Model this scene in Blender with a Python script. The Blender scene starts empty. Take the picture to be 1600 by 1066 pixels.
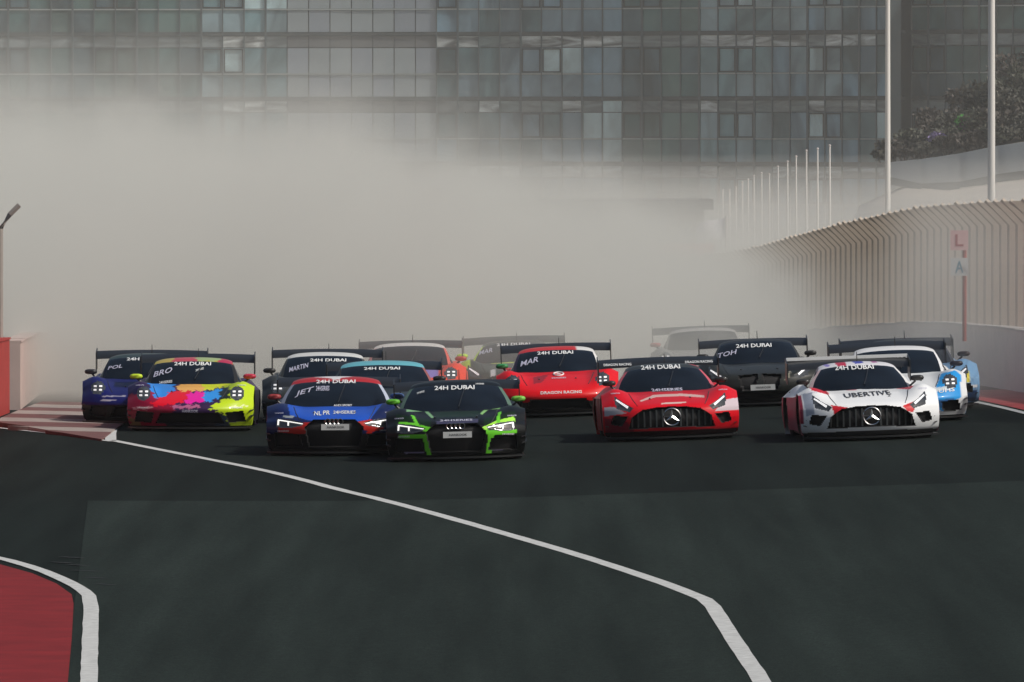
import bpy, bmesh, math, random
import numpy as np
from mathutils import Vector, Matrix
from mathutils.bvhtree import BVHTree

random.seed(7); rng = np.random.default_rng(7)
SC = bpy.context.scene
COL = SC.collection

# ------------------------------------------------------------------ camera
CAM_H, FPX, PITCH = 4.77, 16000.0, math.atan(333.0/16000.0)
cam = bpy.data.cameras.new('camera'); cam.sensor_width = 36.0; cam.lens = FPX*36.0/1600.0
cam.clip_start = 1.0; cam.clip_end = 20000.0
camo = bpy.data.objects.new('camera', cam); COL.objects.link(camo)
camo.location = (0, 0, CAM_H); camo.rotation_euler = (math.pi/2-PITCH, 0, 0)
SC.camera = camo

# ------------------------------------------------------------------ sky, sun, exposure
SUN_EL, SUN_AZ = math.radians(46), math.radians(112)      # azimuth clockwise from +Y (the view direction)
w = bpy.data.worlds.new('World'); SC.world = w; w.use_nodes = True
nt = w.node_tree; bg = nt.nodes['Background']
sky = nt.nodes.new('ShaderNodeTexSky'); sky.sky_type = 'NISHITA'; sky.sun_disc = False
sky.sun_elevation = SUN_EL; sky.sun_rotation = SUN_AZ; sky.dust_density = 4.0; sky.air_density = 1.2
nt.links.new(sky.outputs[0], bg.inputs[0]); bg.inputs[1].default_value = 0.11
sl = bpy.data.lights.new('sun', 'SUN'); sl.energy = 5.0; sl.angle = math.radians(0.6); sl.color = (1.0, 0.95, 0.88)
so = bpy.data.objects.new('sun', sl); COL.objects.link(so)
S = Vector((math.sin(SUN_AZ)*math.cos(SUN_EL), math.cos(SUN_AZ)*math.cos(SUN_EL), math.sin(SUN_EL)))
so.rotation_euler = S.to_track_quat('Z', 'Y').to_euler(); so.location = S*400
SC.view_settings.view_transform = 'Standard'; SC.view_settings.look = 'None'
SC.view_settings.exposure = -0.72; SC.view_settings.gamma = 1.0; SC.view_settings.use_curve_mapping = False
SC.render.engine = 'CYCLES'
cy = SC.cycles
cy.max_bounces = 8; cy.diffuse_bounces = 3; cy.glossy_bounces = 3; cy.transmission_bounces = 4
cy.volume_bounces = 3; cy.transparent_max_bounces = 8
cy.volume_step_rate = 1.0; cy.volume_max_steps = 128
cy.use_denoising = True

# ------------------------------------------------------------------ terrain height and pixel -> ground
def pchip(xk, yk, xq):
    xk = np.asarray(xk, float); yk = np.asarray(yk, float); xq = np.asarray(xq, float)
    h = np.diff(xk); d = np.diff(yk)/h
    m = np.zeros_like(yk)
    if len(xk) > 2:
        for i in range(1, len(xk)-1):
            if d[i-1]*d[i] > 0:
                w1 = 2*h[i]+h[i-1]; w2 = h[i]+2*h[i-1]
                m[i] = (w1+w2)/(w1/d[i-1]+w2/d[i])
    m[0] = d[0]; m[-1] = d[-1]
    i = np.clip(np.searchsorted(xk, xq)-1, 0, len(xk)-2)
    t = np.clip((xq-xk[i])/h[i], 0, 1)
    return ((2*t**3-3*t**2+1)*yk[i]+(t**3-2*t**2+t)*h[i]*m[i]+(-2*t**3+3*t**2)*yk[i+1]+(t**3-t**2)*h[i]*m[i+1])

YK = [0, 160, 190, 215, 262, 310, 380, 5000]
ZK = [0, 0, -.25, -.75, -1.9, -2.6, -3.0, -3.0]
def zfun(x, y):
    x = np.asarray(x, float); y = np.asarray(y, float)
    xx = np.clip(x, -60, 14)
    bank = 0.036*np.log1p(np.exp(np.clip((xx+1.5)*1.5, -30, 30)))/1.5
    bank = bank*np.clip((330-y)/60, 0, 1)
    return bank+pchip(YK, ZK, np.clip(y, 0, 4999))
def zf(x, y): return float(zfun(x, y))
CP, SP = math.cos(PITCH), math.sin(PITCH)
def ray(px, py):
    a, b = (px-800)/FPX, (533-py)/FPX
    return Vector((a, CP+b*SP, -SP+b*CP))
def at(px, py, Y):                       # the point seen at a pixel, Y metres down the view
    d = ray(px, py); t = Y/d.y
    return Vector((d.x*t, Y, CAM_H+d.z*t))
def gp(px, py):                          # the ground point seen at a pixel
    d = ray(px, py); lo, hi = 20.0, 600.0
    for _ in range(60):
        t = (lo+hi)/2; p = (d.x*t, d.y*t, CAM_H+d.z*t)
        if p[2] > zf(p[0], p[1]): lo = t
        else: hi = t
    return Vector((d.x*lo, d.y*lo, zf(d.x*lo, d.y*lo)))

# ------------------------------------------------------------------ helpers
def tag(o, label=None, cat=None, group=None, kind=None):
    if label: o['label'] = label
    if cat: o['category'] = cat
    if group: o['group'] = group
    if kind: o['kind'] = kind
    return o
def empty(name, loc=(0, 0, 0), rot=(0, 0, 0)):
    o = bpy.data.objects.new(name, None); COL.objects.link(o); o.location = loc; o.rotation_euler = rot
    o.empty_display_size = .2
    return o
def link(name, me, parent=None, m=None):
    o = bpy.data.objects.new(name, me); COL.objects.link(o)
    if parent is not None: o.parent = parent
    if m is not None and len(me.materials) == 0: me.materials.append(m)
    return o
def mesh(name, v, f, m=None, smooth=False, angle=None):
    me = bpy.data.meshes.new(name)
    me.from_pydata([tuple(map(float, p)) for p in v], [], [tuple(int(i) for i in q) for q in f]); me.update()
    if smooth:
        me.polygons.foreach_set('use_smooth', [True]*len(me.polygons))
        if angle: me.set_sharp_from_angle(angle=math.radians(angle))
    if m is not None: me.materials.append(m)
    return me
class MB:
    def __init__(s): s.v = []; s.f = []
    def add(s, v, f):
        n = len(s.v); s.v += [tuple(p) for p in v]; s.f += [tuple(i+n for i in q) for q in f]; return s
    def box(s, a, b):
        x0, y0, z0 = a; x1, y1, z1 = b
        return s.add([(x0,y0,z0),(x1,y0,z0),(x1,y1,z0),(x0,y1,z0),(x0,y0,z1),(x1,y0,z1),(x1,y1,z1),(x0,y1,z1)],
                     [(0,3,2,1),(4,5,6,7),(0,1,5,4),(1,2,6,5),(2,3,7,6),(3,0,4,7)])
    def hexa(s, p): # 8 corners, bottom ring then top ring
        return s.add(p, [(0,3,2,1),(4,5,6,7),(0,1,5,4),(1,2,6,5),(2,3,7,6),(3,0,4,7)])
    def tube(s, pts, r, n=8, cap=True):
        pts = [Vector(p) for p in pts]; rr = r if isinstance(r, (list, tuple)) else [r]*len(pts)
        rings = []
        for i, p in enumerate(pts):
            t = (pts[min(i+1, len(pts)-1)]-pts[max(i-1, 0)]).normalized()
            a = Vector((0, 0, 1)) if abs(t.z) < .9 else Vector((1, 0, 0))
            u = t.cross(a).normalized(); v = t.cross(u)
            rings.append([p+(u*math.cos(2*math.pi*k/n)+v*math.sin(2*math.pi*k/n))*rr[i] for k in range(n)])
        vs = [q for r_ in rings for q in r_]; fs = []
        for i in range(len(pts)-1):
            for k in range(n): fs.append((i*n+k, i*n+(k+1) % n, (i+1)*n+(k+1) % n, (i+1)*n+k))
        if cap: fs.append(tuple(range(n))[::-1]); fs.append(tuple(range((len(pts)-1)*n, len(pts)*n)))
        return s.add(vs, fs)
    def build(s, name, m, parent=None, smooth=False, angle=40):
        return link(name, mesh(name, s.v, s.f, m, smooth, angle if smooth else None), parent)

MATS = {}
def mat(name, col, rough=.6, metal=0, coat=0, noise=0, nscale=4.0, spec=.5, emit=None, estr=0, bump=0, bscale=60, stretch=None, detail=5, transmission=0):
    if name in MATS: return MATS[name]
    m = bpy.data.materials.new(name); m.use_nodes = True; t = m.node_tree; b = t.nodes['Principled BSDF']
    b.inputs['Roughness'].default_value = rough; b.inputs['Metallic'].default_value = metal
    b.inputs['Coat Weight'].default_value = coat; b.inputs['Coat Roughness'].default_value = .06
    b.inputs['Specular IOR Level'].default_value = spec
    b.inputs['Base Color'].default_value = (*col, 1)
    if transmission: b.inputs['Transmission Weight'].default_value = transmission
    if emit: b.inputs['Emission Color'].default_value = (*emit, 1); b.inputs['Emission Strength'].default_value = estr
    if noise or bump:
        tc = t.nodes.new('ShaderNodeTexCoord'); src = tc.outputs['Object']
        if stretch:
            mp = t.nodes.new('ShaderNodeMapping'); mp.inputs['Scale'].default_value = stretch
            t.links.new(src, mp.inputs[0]); src = mp.outputs[0]
    if noise:
        n = t.nodes.new('ShaderNodeTexNoise'); n.inputs['Scale'].default_value = nscale; n.inputs['Detail'].default_value = detail
        n.inputs['Roughness'].default_value = .6
        t.links.new(src, n.inputs['Vector'])
        mr = t.nodes.new('ShaderNodeMapRange'); mr.inputs[1].default_value = .28; mr.inputs[2].default_value = .72
        mr.inputs[3].default_value = 1-noise; mr.inputs[4].default_value = 1+noise
        t.links.new(n.outputs[0], mr.inputs[0])
        mx = t.nodes.new('ShaderNodeVectorMath'); mx.operation = 'SCALE'; mx.inputs[0].default_value = col
        t.links.new(mr.outputs[0], mx.inputs['Scale']); t.links.new(mx.outputs[0], b.inputs['Base Color'])
    if bump:
        n2 = t.nodes.new('ShaderNodeTexNoise'); n2.inputs['Scale'].default_value = bscale; n2.inputs['Detail'].default_value = 3
        t.links.new(src, n2.inputs['Vector'])
        bp = t.nodes.new('ShaderNodeBump'); bp.inputs['Strength'].default_value = bump; bp.inputs['Distance'].default_value = .02
        t.links.new(n2.outputs[0], bp.inputs['Height']); t.links.new(bp.outputs[0], b.inputs['Normal'])
    MATS[name] = m
    return m

# asphalt: base tone x large worn patches x lengthwise streaks x fine aggregate
def asphalt(name, col, k=1.0):
    m = bpy.data.materials.new(name); m.use_nodes = True; t = m.node_tree; b = t.nodes['Principled BSDF']
    b.inputs['Specular IOR Level'].default_value = .05
    tc = t.nodes.new('ShaderNodeTexCoord')
    def layer(scale, stretch, lo, hi, detail=4, a=.3, bb=.7):
        mp = t.nodes.new('ShaderNodeMapping'); mp.inputs['Scale'].default_value = stretch
        mp.inputs['Rotation'].default_value = (0, 0, math.radians(6))
        t.links.new(tc.outputs['Object'], mp.inputs[0])
        n = t.nodes.new('ShaderNodeTexNoise'); n.inputs['Scale'].default_value = scale; n.inputs['Detail'].default_value = detail
        t.links.new(mp.outputs[0], n.inputs['Vector'])
        r = t.nodes.new('ShaderNodeMapRange'); r.inputs[1].default_value = a; r.inputs[2].default_value = bb
        r.inputs[3].default_value = lo; r.inputs[4].default_value = hi
        t.links.new(n.outputs[0], r.inputs[0]); return r.outputs[0]
    def mul(a, c):
        q = t.nodes.new('ShaderNodeMath'); q.operation = 'MULTIPLY'; t.links.new(a, q.inputs[0]); t.links.new(c, q.inputs[1]); return q.outputs[0]
    f = mul(layer(.25, (1, .12, 1), 1-.18*k, 1+.18*k), layer(2.2, (1, .03, 1), .78, 1.2))
    f = mul(f, layer(.8, (1, .06, 1), .86, 1.14, 6)); f = mul(f, layer(14, (1, .5, 1), .85, 1.15, 4))
    f = mul(f, layer(60, (1, .6, 1), .6, 1.4, 2))
    v = t.nodes.new('ShaderNodeVectorMath'); v.operation = 'SCALE'; v.inputs[0].default_value = col
    t.links.new(f, v.inputs['Scale']); t.links.new(v.outputs[0], b.inputs['Base Color'])
    b.inputs['Roughness'].default_value = .85
    n2 = t.nodes.new('ShaderNodeTexNoise'); n2.inputs['Scale'].default_value = 40; t.links.new(tc.outputs['Object'], n2.inputs['Vector'])
    bp = t.nodes.new('ShaderNodeBump'); bp.inputs['Strength'].default_value = .4; bp.inputs['Distance'].default_value = .01
    t.links.new(n2.outputs[0], bp.inputs['Height']); t.links.new(bp.outputs[0], b.inputs['Normal'])
    MATS[name] = m; return m

# ------------------------------------------------------------------ flat lettering, made once per string
TEXTS = {}
def make_text(s, bold=.012, shear=0.0, space=1.0):
    c = bpy.data.curves.new('lettering', 'FONT'); c.body = s; c.size = 1.0; c.offset = bold; c.shear = shear
    c.space_character = space; c.resolution_u = 2; c.align_x = 'CENTER'; c.align_y = 'CENTER'
    o = bpy.data.objects.new('lettering', c); COL.objects.link(o)
    me = bpy.data.meshes.new_from_object(o.evaluated_get(bpy.context.evaluated_depsgraph_get()))
    bm = bmesh.new(); bm.from_mesh(me); bmesh.ops.triangulate(bm, faces=bm.faces[:])
    for lim in (.5, .25, .14):
        es = [e_ for e_ in bm.edges if e_.calc_length() > lim]
        if es: bmesh.ops.subdivide_edges(bm, edges=es, cuts=1)
        bmesh.ops.triangulate(bm, faces=bm.faces[:])
    v = np.array([p.co[:2] for p in bm.verts]); f = [tuple(q.index for q in p.verts) for p in bm.faces]; bm.free()
    bpy.data.objects.remove(o); bpy.data.curves.remove(c); bpy.data.meshes.remove(me)
    lo, hi = v.min(0), v.max(0); v = (v-(lo+hi)/2)
    ext = hi-lo
    TEXTS[s] = (v/ext, f, ext[0]/ext[1])   # unit box centred on the origin
for s_, sh in (('24H DUBAI', 0), ('BRO', .2), ('SCH', .2), ('JET', .2), ('BSR', .2), ('POL', .2), ('MAR', .2), ('TOH', .2), ('MARTIN', .1),
               ('UBERTIVE', 0), ('L', 0), ('A', 0), ('23', 0), ('NL', 0), ('PR', 0), ('AUDI SPORT', 0), ('24HSERIES', 0), ('HANKOOK', 0), ('UHS', 0), ('DRAGON RACING', 0)):
    make_text(s_, bold=.02 if s_ == '24H DUBAI' else .012, shear=sh)

# ------------------------------------------------------------------ ground, track, paint
M_ASPH_D = asphalt('asphalt_dark', (.0108, .0150, .0136))
M_ASPH_L = asphalt('asphalt_light', (.0190, .0262, .0235))
M_SAND = mat('sand', (.34, .28, .21), .95, noise=.2, nscale=.3, bump=.3, bscale=3)
M_WHITE = mat('line_paint', (.52, .53, .52), .7, noise=.22, nscale=9, bump=.1, spec=.3)
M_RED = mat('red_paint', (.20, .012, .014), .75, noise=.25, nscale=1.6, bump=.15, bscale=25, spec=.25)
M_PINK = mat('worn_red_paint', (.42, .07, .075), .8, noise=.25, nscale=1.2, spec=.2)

def gridsheet(name, xs, ys, off, m, kind='structure', label=None):
    X, Y = np.meshgrid(xs, ys); Z = zfun(X, Y)+off
    v = np.stack([X, Y, Z], -1).reshape(-1, 3); nx = len(xs)
    f = [(j*nx+i, j*nx+i+1, (j+1)*nx+i+1, (j+1)*nx+i) for j in range(len(ys)-1) for i in range(nx-1)]
    o = link(name, mesh(name, v, f, m, True)); tag(o, label, None, None, kind); return o
far = np.concatenate([np.arange(-50, 400, 4.), [420, 460, 520, 600, 800, 1200, 2500, 5000, 9000]])
xs = np.concatenate([[-6000, -2000, -600, -200, -100], np.arange(-60, 60, 2.), [60, 100, 200, 600, 2000, 6000]])
gridsheet('ground', xs, far, -.03, M_SAND)
gridsheet('track', np.arange(-26, 26.1, .75), np.concatenate([np.arange(20, 170, 2.5), np.arange(170, 320, 2.5)]), 0, M_ASPH_D)

def fill(name, left, right, off, m, kind='structure'):
    """a sheet between two ground polylines given row by row"""
    v = []; n = 24
    for a, b in zip(left, right):
        for k in range(n+1):
            x = a[0]+(b[0]-a[0])*k/n; y = a[1]+(b[1]-a[1])*k/n; v.append((x, y, zf(x, y)+off))
    f = [(j*(n+1)+i, j*(n+1)+i+1, (j+1)*(n+1)+i+1, (j+1)*(n+1)+i) for j in range(len(left)-1) for i in range(n)]
    o = link(name, mesh(name, v, f, m, True)); tag(o, kind=kind); return o
def resample(pts, step):
    pts = [Vector((p[0], p[1])) for p in pts]; out = [pts[0]]
    for a, b in zip(pts[:-1], pts[1:]):
        k = max(1, int((b-a).length/step))
        out += [a+(b-a)*(i+1)/k for i in range(k)]
    return out
def ribbon(name, pts, width, off, m, step=.8, kind='structure', jit=0.0):
    p = resample(pts, step); v = []
    for i, q in enumerate(p):
        t = (p[min(i+1, len(p)-1)]-p[max(i-1, 0)]).normalized(); nrm = Vector((-t.y, t.x))
        for s in (-1, 1):
            a = q+nrm*(width/2*s+random.uniform(-jit, jit)); v.append((a.x, a.y, zf(a.x, a.y)+off))
    f = [(2*i, 2*i+1, 2*i+3, 2*i+2) for i in range(len(p)-1)]
    f = [q[::-1] for q in f]
    o = link(name, mesh(name, v, f, m, True)); tag(o, kind=kind); return o
def chaikin(pts, it=2):
    for _ in range(it):
        q = [pts[0]]
        for a, b in zip(pts[:-1], pts[1:]): q += [a*.75+b*.25, a*.25+b*.75]
        pts = q+[pts[-1]]
    return pts
# the lighter resurfaced asphalt in front
rows_y = [783, 800, 830, 870, 905, 930, 970, 1030, 1120, 1260]
lx = [137, 135, 131, 126, 122, 118, 112, 100, 80, 40]
L_, R_ = [], []
for k, (yy, xx) in enumerate(zip(rows_y, lx)):
    yr = 747 if k == 0 else yy-(783-747)*max(0, 1-k/4)
    L_.append(gp(xx, yy)); R_.append(gp(1750, yr))
fill('asphalt_patch', L_, R_, .005, M_ASPH_L)
# white edge line running from the kerb down to the bottom of the frame
LINE = [(176, 689), (232, 700), (300, 713.5), (405, 734), (475, 751), (525, 765), (600, 782.5), (700, 809.5), (830, 846.6), (927, 875.5), (1025, 908), (1078, 928), (1108, 941), (1131, 975), (1151, 1007.5), (1191, 1066), (1240, 1150)]
ribbon('white_line', chaikin([gp(*p) for p in LINE], 1), .155, .010, M_WHITE, jit=.004)
# red painted apex on the left with its white border
INNER = [(-160, 845), (-80, 858), (0, 873), (60, 890), (100, 907), (126, 921), (143, 936), (141, 990), (139, 1066), (134, 1170)]
ribbon('white_line', chaikin([gp(*p) for p in INNER], 1), .15, .011, M_WHITE, jit=.004)
RED = [(-160, 862), (-60, 872), (0, 883), (50, 897), (88, 913), (112, 930), (115, 945), (112, 1000), (106, 1066), (98, 1180)]
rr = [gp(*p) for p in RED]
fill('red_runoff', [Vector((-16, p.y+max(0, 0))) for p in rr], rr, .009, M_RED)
# red verge and white line at the foot of the right wall
ribbon('white_line', [gp(1480, 619), gp(1523, 628.5), gp(1600, 646), gp(1700, 671)], .13, .010, M_WHITE)
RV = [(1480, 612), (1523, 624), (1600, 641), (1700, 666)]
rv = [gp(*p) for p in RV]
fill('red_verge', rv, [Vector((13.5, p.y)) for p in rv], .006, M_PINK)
# tyre scuffs near the apex
M_RUB = mat('rubber_marks', (.008, .009, .009), .8, noise=.4, nscale=8)
for px, py, ln in ((112, 872, 34), (122, 884, 30), (136, 893, 40), (150, 904, 34), (164, 914, 26), (96, 880, 30), (880, 880, 0)):
    if ln: ribbon('tyre_mark', [gp(px-ln/2, py-1), gp(px+ln/2, py+1)], .10, .008, M_RUB, step=.05, jit=.02)

# ------------------------------------------------------------------ kerb on the left
KB = empty('kerb', gp(110, 680)); tag(KB, 'red and white striped kerb beside the left barrier wall', 'kerb')
M_KW = mat('kerb_white', (.31, .265, .24), .8, noise=.2, nscale=2); M_KR = mat('kerb_red', (.14, .06, .055), .8, noise=.25, nscale=2)
pA = gp(163, 690); pB = gp(-60, 660)
def front_y(x): return pA.y+(pB.y-pA.y)*(x-pA.x)/(pB.x-pA.x)
yb = [pA.y-.2, 159.6, 161.6, 164.2, 166.6, 169.4, 172.2, 175, 178, 181]
for i in range(len(yb)-1):
    mb = MB(); y0, y1 = yb[i]+.012, yb[i+1]-.012
    x1 = pA.x-.05; x0 = -8.3
    n = 6; top = []
    xs_ = np.linspace(x0, x1, n+1)
    for k in range(n):
        a, b = xs_[k], xs_[k+1]
        ya0, yb0 = max(y0, front_y(a)), max(y0, front_y(b))
        if ya0 >= y1 and yb0 >= y1: continue
        ya0 = min(ya0, y1-.01); yb0 = min(yb0, y1-.01)
        h = lambda x, y, e: (x-KB.location.x, y-KB.location.y, zf(x, y)+e-KB.location.z)
        e0 = .03+.05*(x1-a)/(x1-x0); e1 = .03+.05*(x1-b)/(x1-x0)
        mb.hexa([h(a, ya0, -.02), h(b, yb0, -.02), h(b, y1, -.02), h(a, y1, -.02), h(a, ya0, e0), h(b, yb0, e1), h(b, y1, e1), h(a, y1, e0)])
    if mb.v: mb.build('kerb_block', M_KR if i % 2 == 0 else M_KW, KB)
ribbon('white_line', [gp(173, 690), gp(173, 678), gp(176, 668), gp(180, 661)], .17, .010, M_WHITE)
ribbon('white_line', [gp(174, 690.5), gp(94, 679.5), gp(0, 669.5), gp(-60, 662)], .10, .009, M_WHITE)

# ------------------------------------------------------------------ walls and debris fences
M_CONC = mat('wall_concrete', (.88, .78, .74), .85, noise=.12, nscale=1.5, bump=.2, bscale=12)
M_CAP = mat('wall_cap', (.62, .58, .56), .8, noise=.1, nscale=2)
M_LWALL = mat('wall_pale', (.55, .42, .38), .85, noise=.1, nscale=1.5)
M_LRED = mat('wall_red', (.36, .028, .022), .7, noise=.15, nscale=2)
M_POST = mat('fence_post', (.47, .40, .33), .6, noise=.15, nscale=3)
M_POSTL = mat('fence_post_grey', (.36, .32, .29), .6, noise=.1, nscale=3)
M_WIRE = mat('fence_wire', (.40, .33, .265), .6)

def barrier(name, pts, seg, height, thick, m_fn, label):
    p = resample(pts, seg); root = empty(name, (p[0].x, p[0].y, zf(p[0].x, p[0].y))); tag(root, label, 'wall')
    o = root.location
    for i in range(len(p)-1):
        a, b = p[i], p[i+1]; t = (b-a).normalized(); n = Vector((-t.y, t.x)); g = .012
        a2, b2 = a+t*g, b-t*g; dz = random.uniform(-.012, .012)
        ha, hb = height+dz+random.uniform(-.004, .004), height+dz
        def P(q, s, e): r = q+n*s; return (r.x-o.x, r.y-o.y, zf(q.x, q.y)+e-o.z)
        mb = MB().hexa([P(a2, -thick/2, -.05), P(b2, -thick/2, -.05), P(b2, thick/2, -.05), P(a2, thick/2, -.05), P(a2, -thick/2, ha), P(b2, -thick/2, hb), P(b2, thick/2, hb), P(a2, thick/2, ha)])
        s = mb.build('wall_segment', m_fn(i, a), root)
        mc = MB().hexa([P(a2, -thick/2-.02, ha+.002), P(b2, -thick/2-.02, hb+.002), P(b2, thick/2+.02, hb+.002), P(a2, thick/2+.02, ha+.002), P(a2, -thick/2-.02, ha+.035), P(b2, -thick/2-.02, hb+.035), P(b2, thick/2+.02, hb+.035), P(a2, thick/2+.02, ha+.035)])
        mc.build('wall_cap', M_CAP if name == 'barrier_wall' else m_fn(i, a), s)
    return root
def fence(name, pts, base_h, height, lean, spacing, label, mpost, side):
    p = resample(pts, spacing); root = empty(name, (p[0].x, p[0].y, zf(p[0].x, p[0].y))); tag(root, label, 'fence')
    o = root.location; kink = height-.42
    for i, q in enumerate(p):
        z = zf(q.x, q.y)+base_h-o.z; x, y = q.x-o.x, q.y-o.y
        jt = random.uniform(-.02, .02)
        MB().tube([(x, y, z-.3), (x, y, z+kink), (x+lean*side*.5, y, z+kink+.24), (x+lean*side, y, z+height+jt)], .05, 6).build('post', mpost, root, True, 30)
    for i in range(len(p)-(2 if side > 0 else 1)):
        a, b = p[i], p[i+1]; mb = MB()
        za, zb = zf(a.x, a.y)+base_h-o.z, zf(b.x, b.y)+base_h-o.z
        def P(f, h):
            l = 0 if h < kink else (h-kink)/(height-kink)*lean*side
            return (a.x+(b.x-a.x)*f-o.x+l, a.y+(b.y-a.y)*f-o.y, za+(zb-za)*f+h)
        nv = max(3, int(spacing/.06))
        for k in range(1, nv):
            f = k/nv; mb.tube([P(f, .02), P(f, kink), P(f, height-.03)], .009, 3, False)
        for k in range(15):
            h = .04+k*(height-.1)/14; mb.tube([P(0, h), P(1, h)], .005, 3, False)
        mb.build('mesh_panel', M_WIRE, root)
    return root
w0 = gp(1600, 611.5)
wr = [(w0.x+3.2, w0.y-60), (w0.x+1.3, w0.y-20), (w0.x, w0.y), (w0.x-1.15, w0.y+35), (w0.x-2.6, w0.y+80), (w0.x-4.6, w0.y+130)]
barrier('barrier_wall', wr, 3.0, 1.03, .3, lambda i, a: M_CONC, 'dusty pink concrete barrier wall along the right edge of the track')
fr = [Vector((x+.18, y)) for x, y in wr[1:]]
fence('debris_fence', fr, 1.0, 2.25, .42, 1.7, 'tan debris fence with leaning posts on top of the right wall', M_POST, -1)
# left wall, only its near red end clear of the dust
l0 = gp(18, 645)
wl = [(l0.x-.12, l0.y+2.5), (l0.x-.5, l0.y+16), (l0.x-2.0, l0.y+60), (l0.x-3.2, l0.y+100)]
wl_near = [(l0.x-.20, l0.y-40), (l0.x-.20, l0.y-.02)]
barrier('red_barrier_wall', wl_near, 3.2, 1.26, .34, lambda i, a: M_LRED, 'red painted barrier wall at the left edge of the frame')
barrier('pale_barrier_wall', wl, 3.0, 1.16, .3, lambda i, a: M_LWALL, 'pale wall fading into the dust behind the navy car')
fence('left_debris_fence', [(l0.x-.17, l0.y-30.3), (l0.x-.17, l0.y-.3)], 1.2, 2.35, .32, 15.0, 'grey debris fence post with a bent top above the red wall', M_POSTL, 1)

# marshal boards on the right fence
MS = empty('marshal_board', (0, 0, 0)); bq = at(1507, 512, 173); gz = zf(bq.x, 173)
MS.location = (bq.x, 173, gz); tag(MS, 'red pole with two small square signs in front of right fence', 'sign')
hz = lambda py: at(1507, py, 173).z-gz
M_SP = mat('sign_pole_red', (.35, .06, .05), .6); M_S1 = mat('sign_pink', (.62, .40, .40), .6); M_S2 = mat('sign_pale', (.55, .58, .57), .6)
MB().tube([(0, 0, .9), (0, 0, hz(362))], .035, 8).build('pole', M_SP, MS, True)
for (a, b, mm, tx, tc_) in ((360, 391, M_S1, 'L', (.30, .03, .05)), (403, 431, M_S2, 'A', (.05, .22, .32))):
    s = MB().box((-.24, -.06, hz(b)), (.06, -.04, hz(a))).build('sign_panel', mm, MS)
    v, f, asp = TEXTS[tx]; zc = (hz(a)+hz(b))/2
    pts = [(-.09+p[0]*.14, -.066, zc+p[1]*.2) for p in v]
    link('lettering', mesh('lettering', pts, f, mat('sign_ink_'+tx, tc_, .6)), s)

# ------------------------------------------------------------------ race cars
TILT = 0.032                        # how much of a car's length shows as height from the stand
def paint_mat():
    m = bpy.data.materials.new('car_paint'); m.use_nodes = True; t = m.node_tree; b = t.nodes['Principled BSDF']
    a = t.nodes.new('ShaderNodeAttribute'); a.attribute_name = 'livery'
    tc = t.nodes.new('ShaderNodeTexCoord'); n = t.nodes.new('ShaderNodeTexNoise'); n.inputs['Scale'].default_value = 5; n.inputs['Detail'].default_value = 6
    t.links.new(tc.outputs['Object'], n.inputs['Vector'])
    r = t.nodes.new('ShaderNodeMapRange'); r.inputs[1].default_value = .35; r.inputs[2].default_value = .75; r.inputs[3].default_value = 0; r.inputs[4].default_value = .04
    t.links.new(n.outputs[0], r.inputs[0])
    mx = t.nodes.new('ShaderNodeMix'); mx.data_type = 'RGBA'; mx.inputs[7].default_value = (.16, .14, .12, 1)
    t.links.new(r.outputs[0], mx.inputs[0]); t.links.new(a.outputs['Color'], mx.inputs[6]); t.links.new(mx.outputs[2], b.inputs['Base Color'])
    b.inputs['Roughness'].default_value = .38; b.inputs['Specular IOR Level'].default_value = .2; b.inputs['Coat Weight'].default_value = .10; b.inputs['Coat Roughness'].default_value = .06
    return m
M_PAINT = paint_mat()
M_BLACK = mat('carbon_black', (.010, .011, .012), .45, coat=.3)
M_GRILLE = mat('grille_mesh', (.006, .006, .007), .7, noise=.5, nscale=60)
M_GLASS = mat('windscreen_glass', (.006, .010, .016), .08, spec=.28, noise=.5, nscale=2.2)
M_TYRE = mat('tyre_rubber', (.012, .012, .012), .8)
M_RIM = mat('rim_metal', (.05, .05, .055), .35, metal=.8)
M_LAMP = mat('lamp_housing', (.05, .055, .06), .12, coat=1, noise=.6, nscale=14)
M_CHROME = mat('chrome', (.62, .63, .64), .22, metal=1)
M_SLAT = mat('grille_slat', (.30, .31, .32), .3, metal=.9)
M_LED = mat('led_light', (.9, .92, .9), .3, emit=(1, .98, .92), estr=1.4)
M_LEDW = mat('led_light_dim', (.8, .82, .85), .3, emit=(1, .97, .95), estr=.55)
M_LET = mat('decal_white', (.78, .80, .80), .5); M_PLATE = mat('plate_white', (.62, .64, .63), .5)
M_LETD = mat('decal_dark', (.03, .03, .035), .5); M_PALE = mat('decal_violet', (.55, .55, .68), .5)
M_YEL = mat('decal_yellow', (.75, .6, .05), .5)

def inpoly(x, z, poly):
    c = np.zeros(x.shape, bool); n = len(poly)
    for i in range(n):
        x0, y0 = poly[i]; x1, y1 = poly[(i+1) % n]
        if y0 == y1: continue
        c ^= ((y0 > z) != (y1 > z)) & (x < (x1-x0)*(z-y0)/(y1-y0)+x0)
    return c
def mirr(p): return [(-a, b) for a, b in p]

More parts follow.
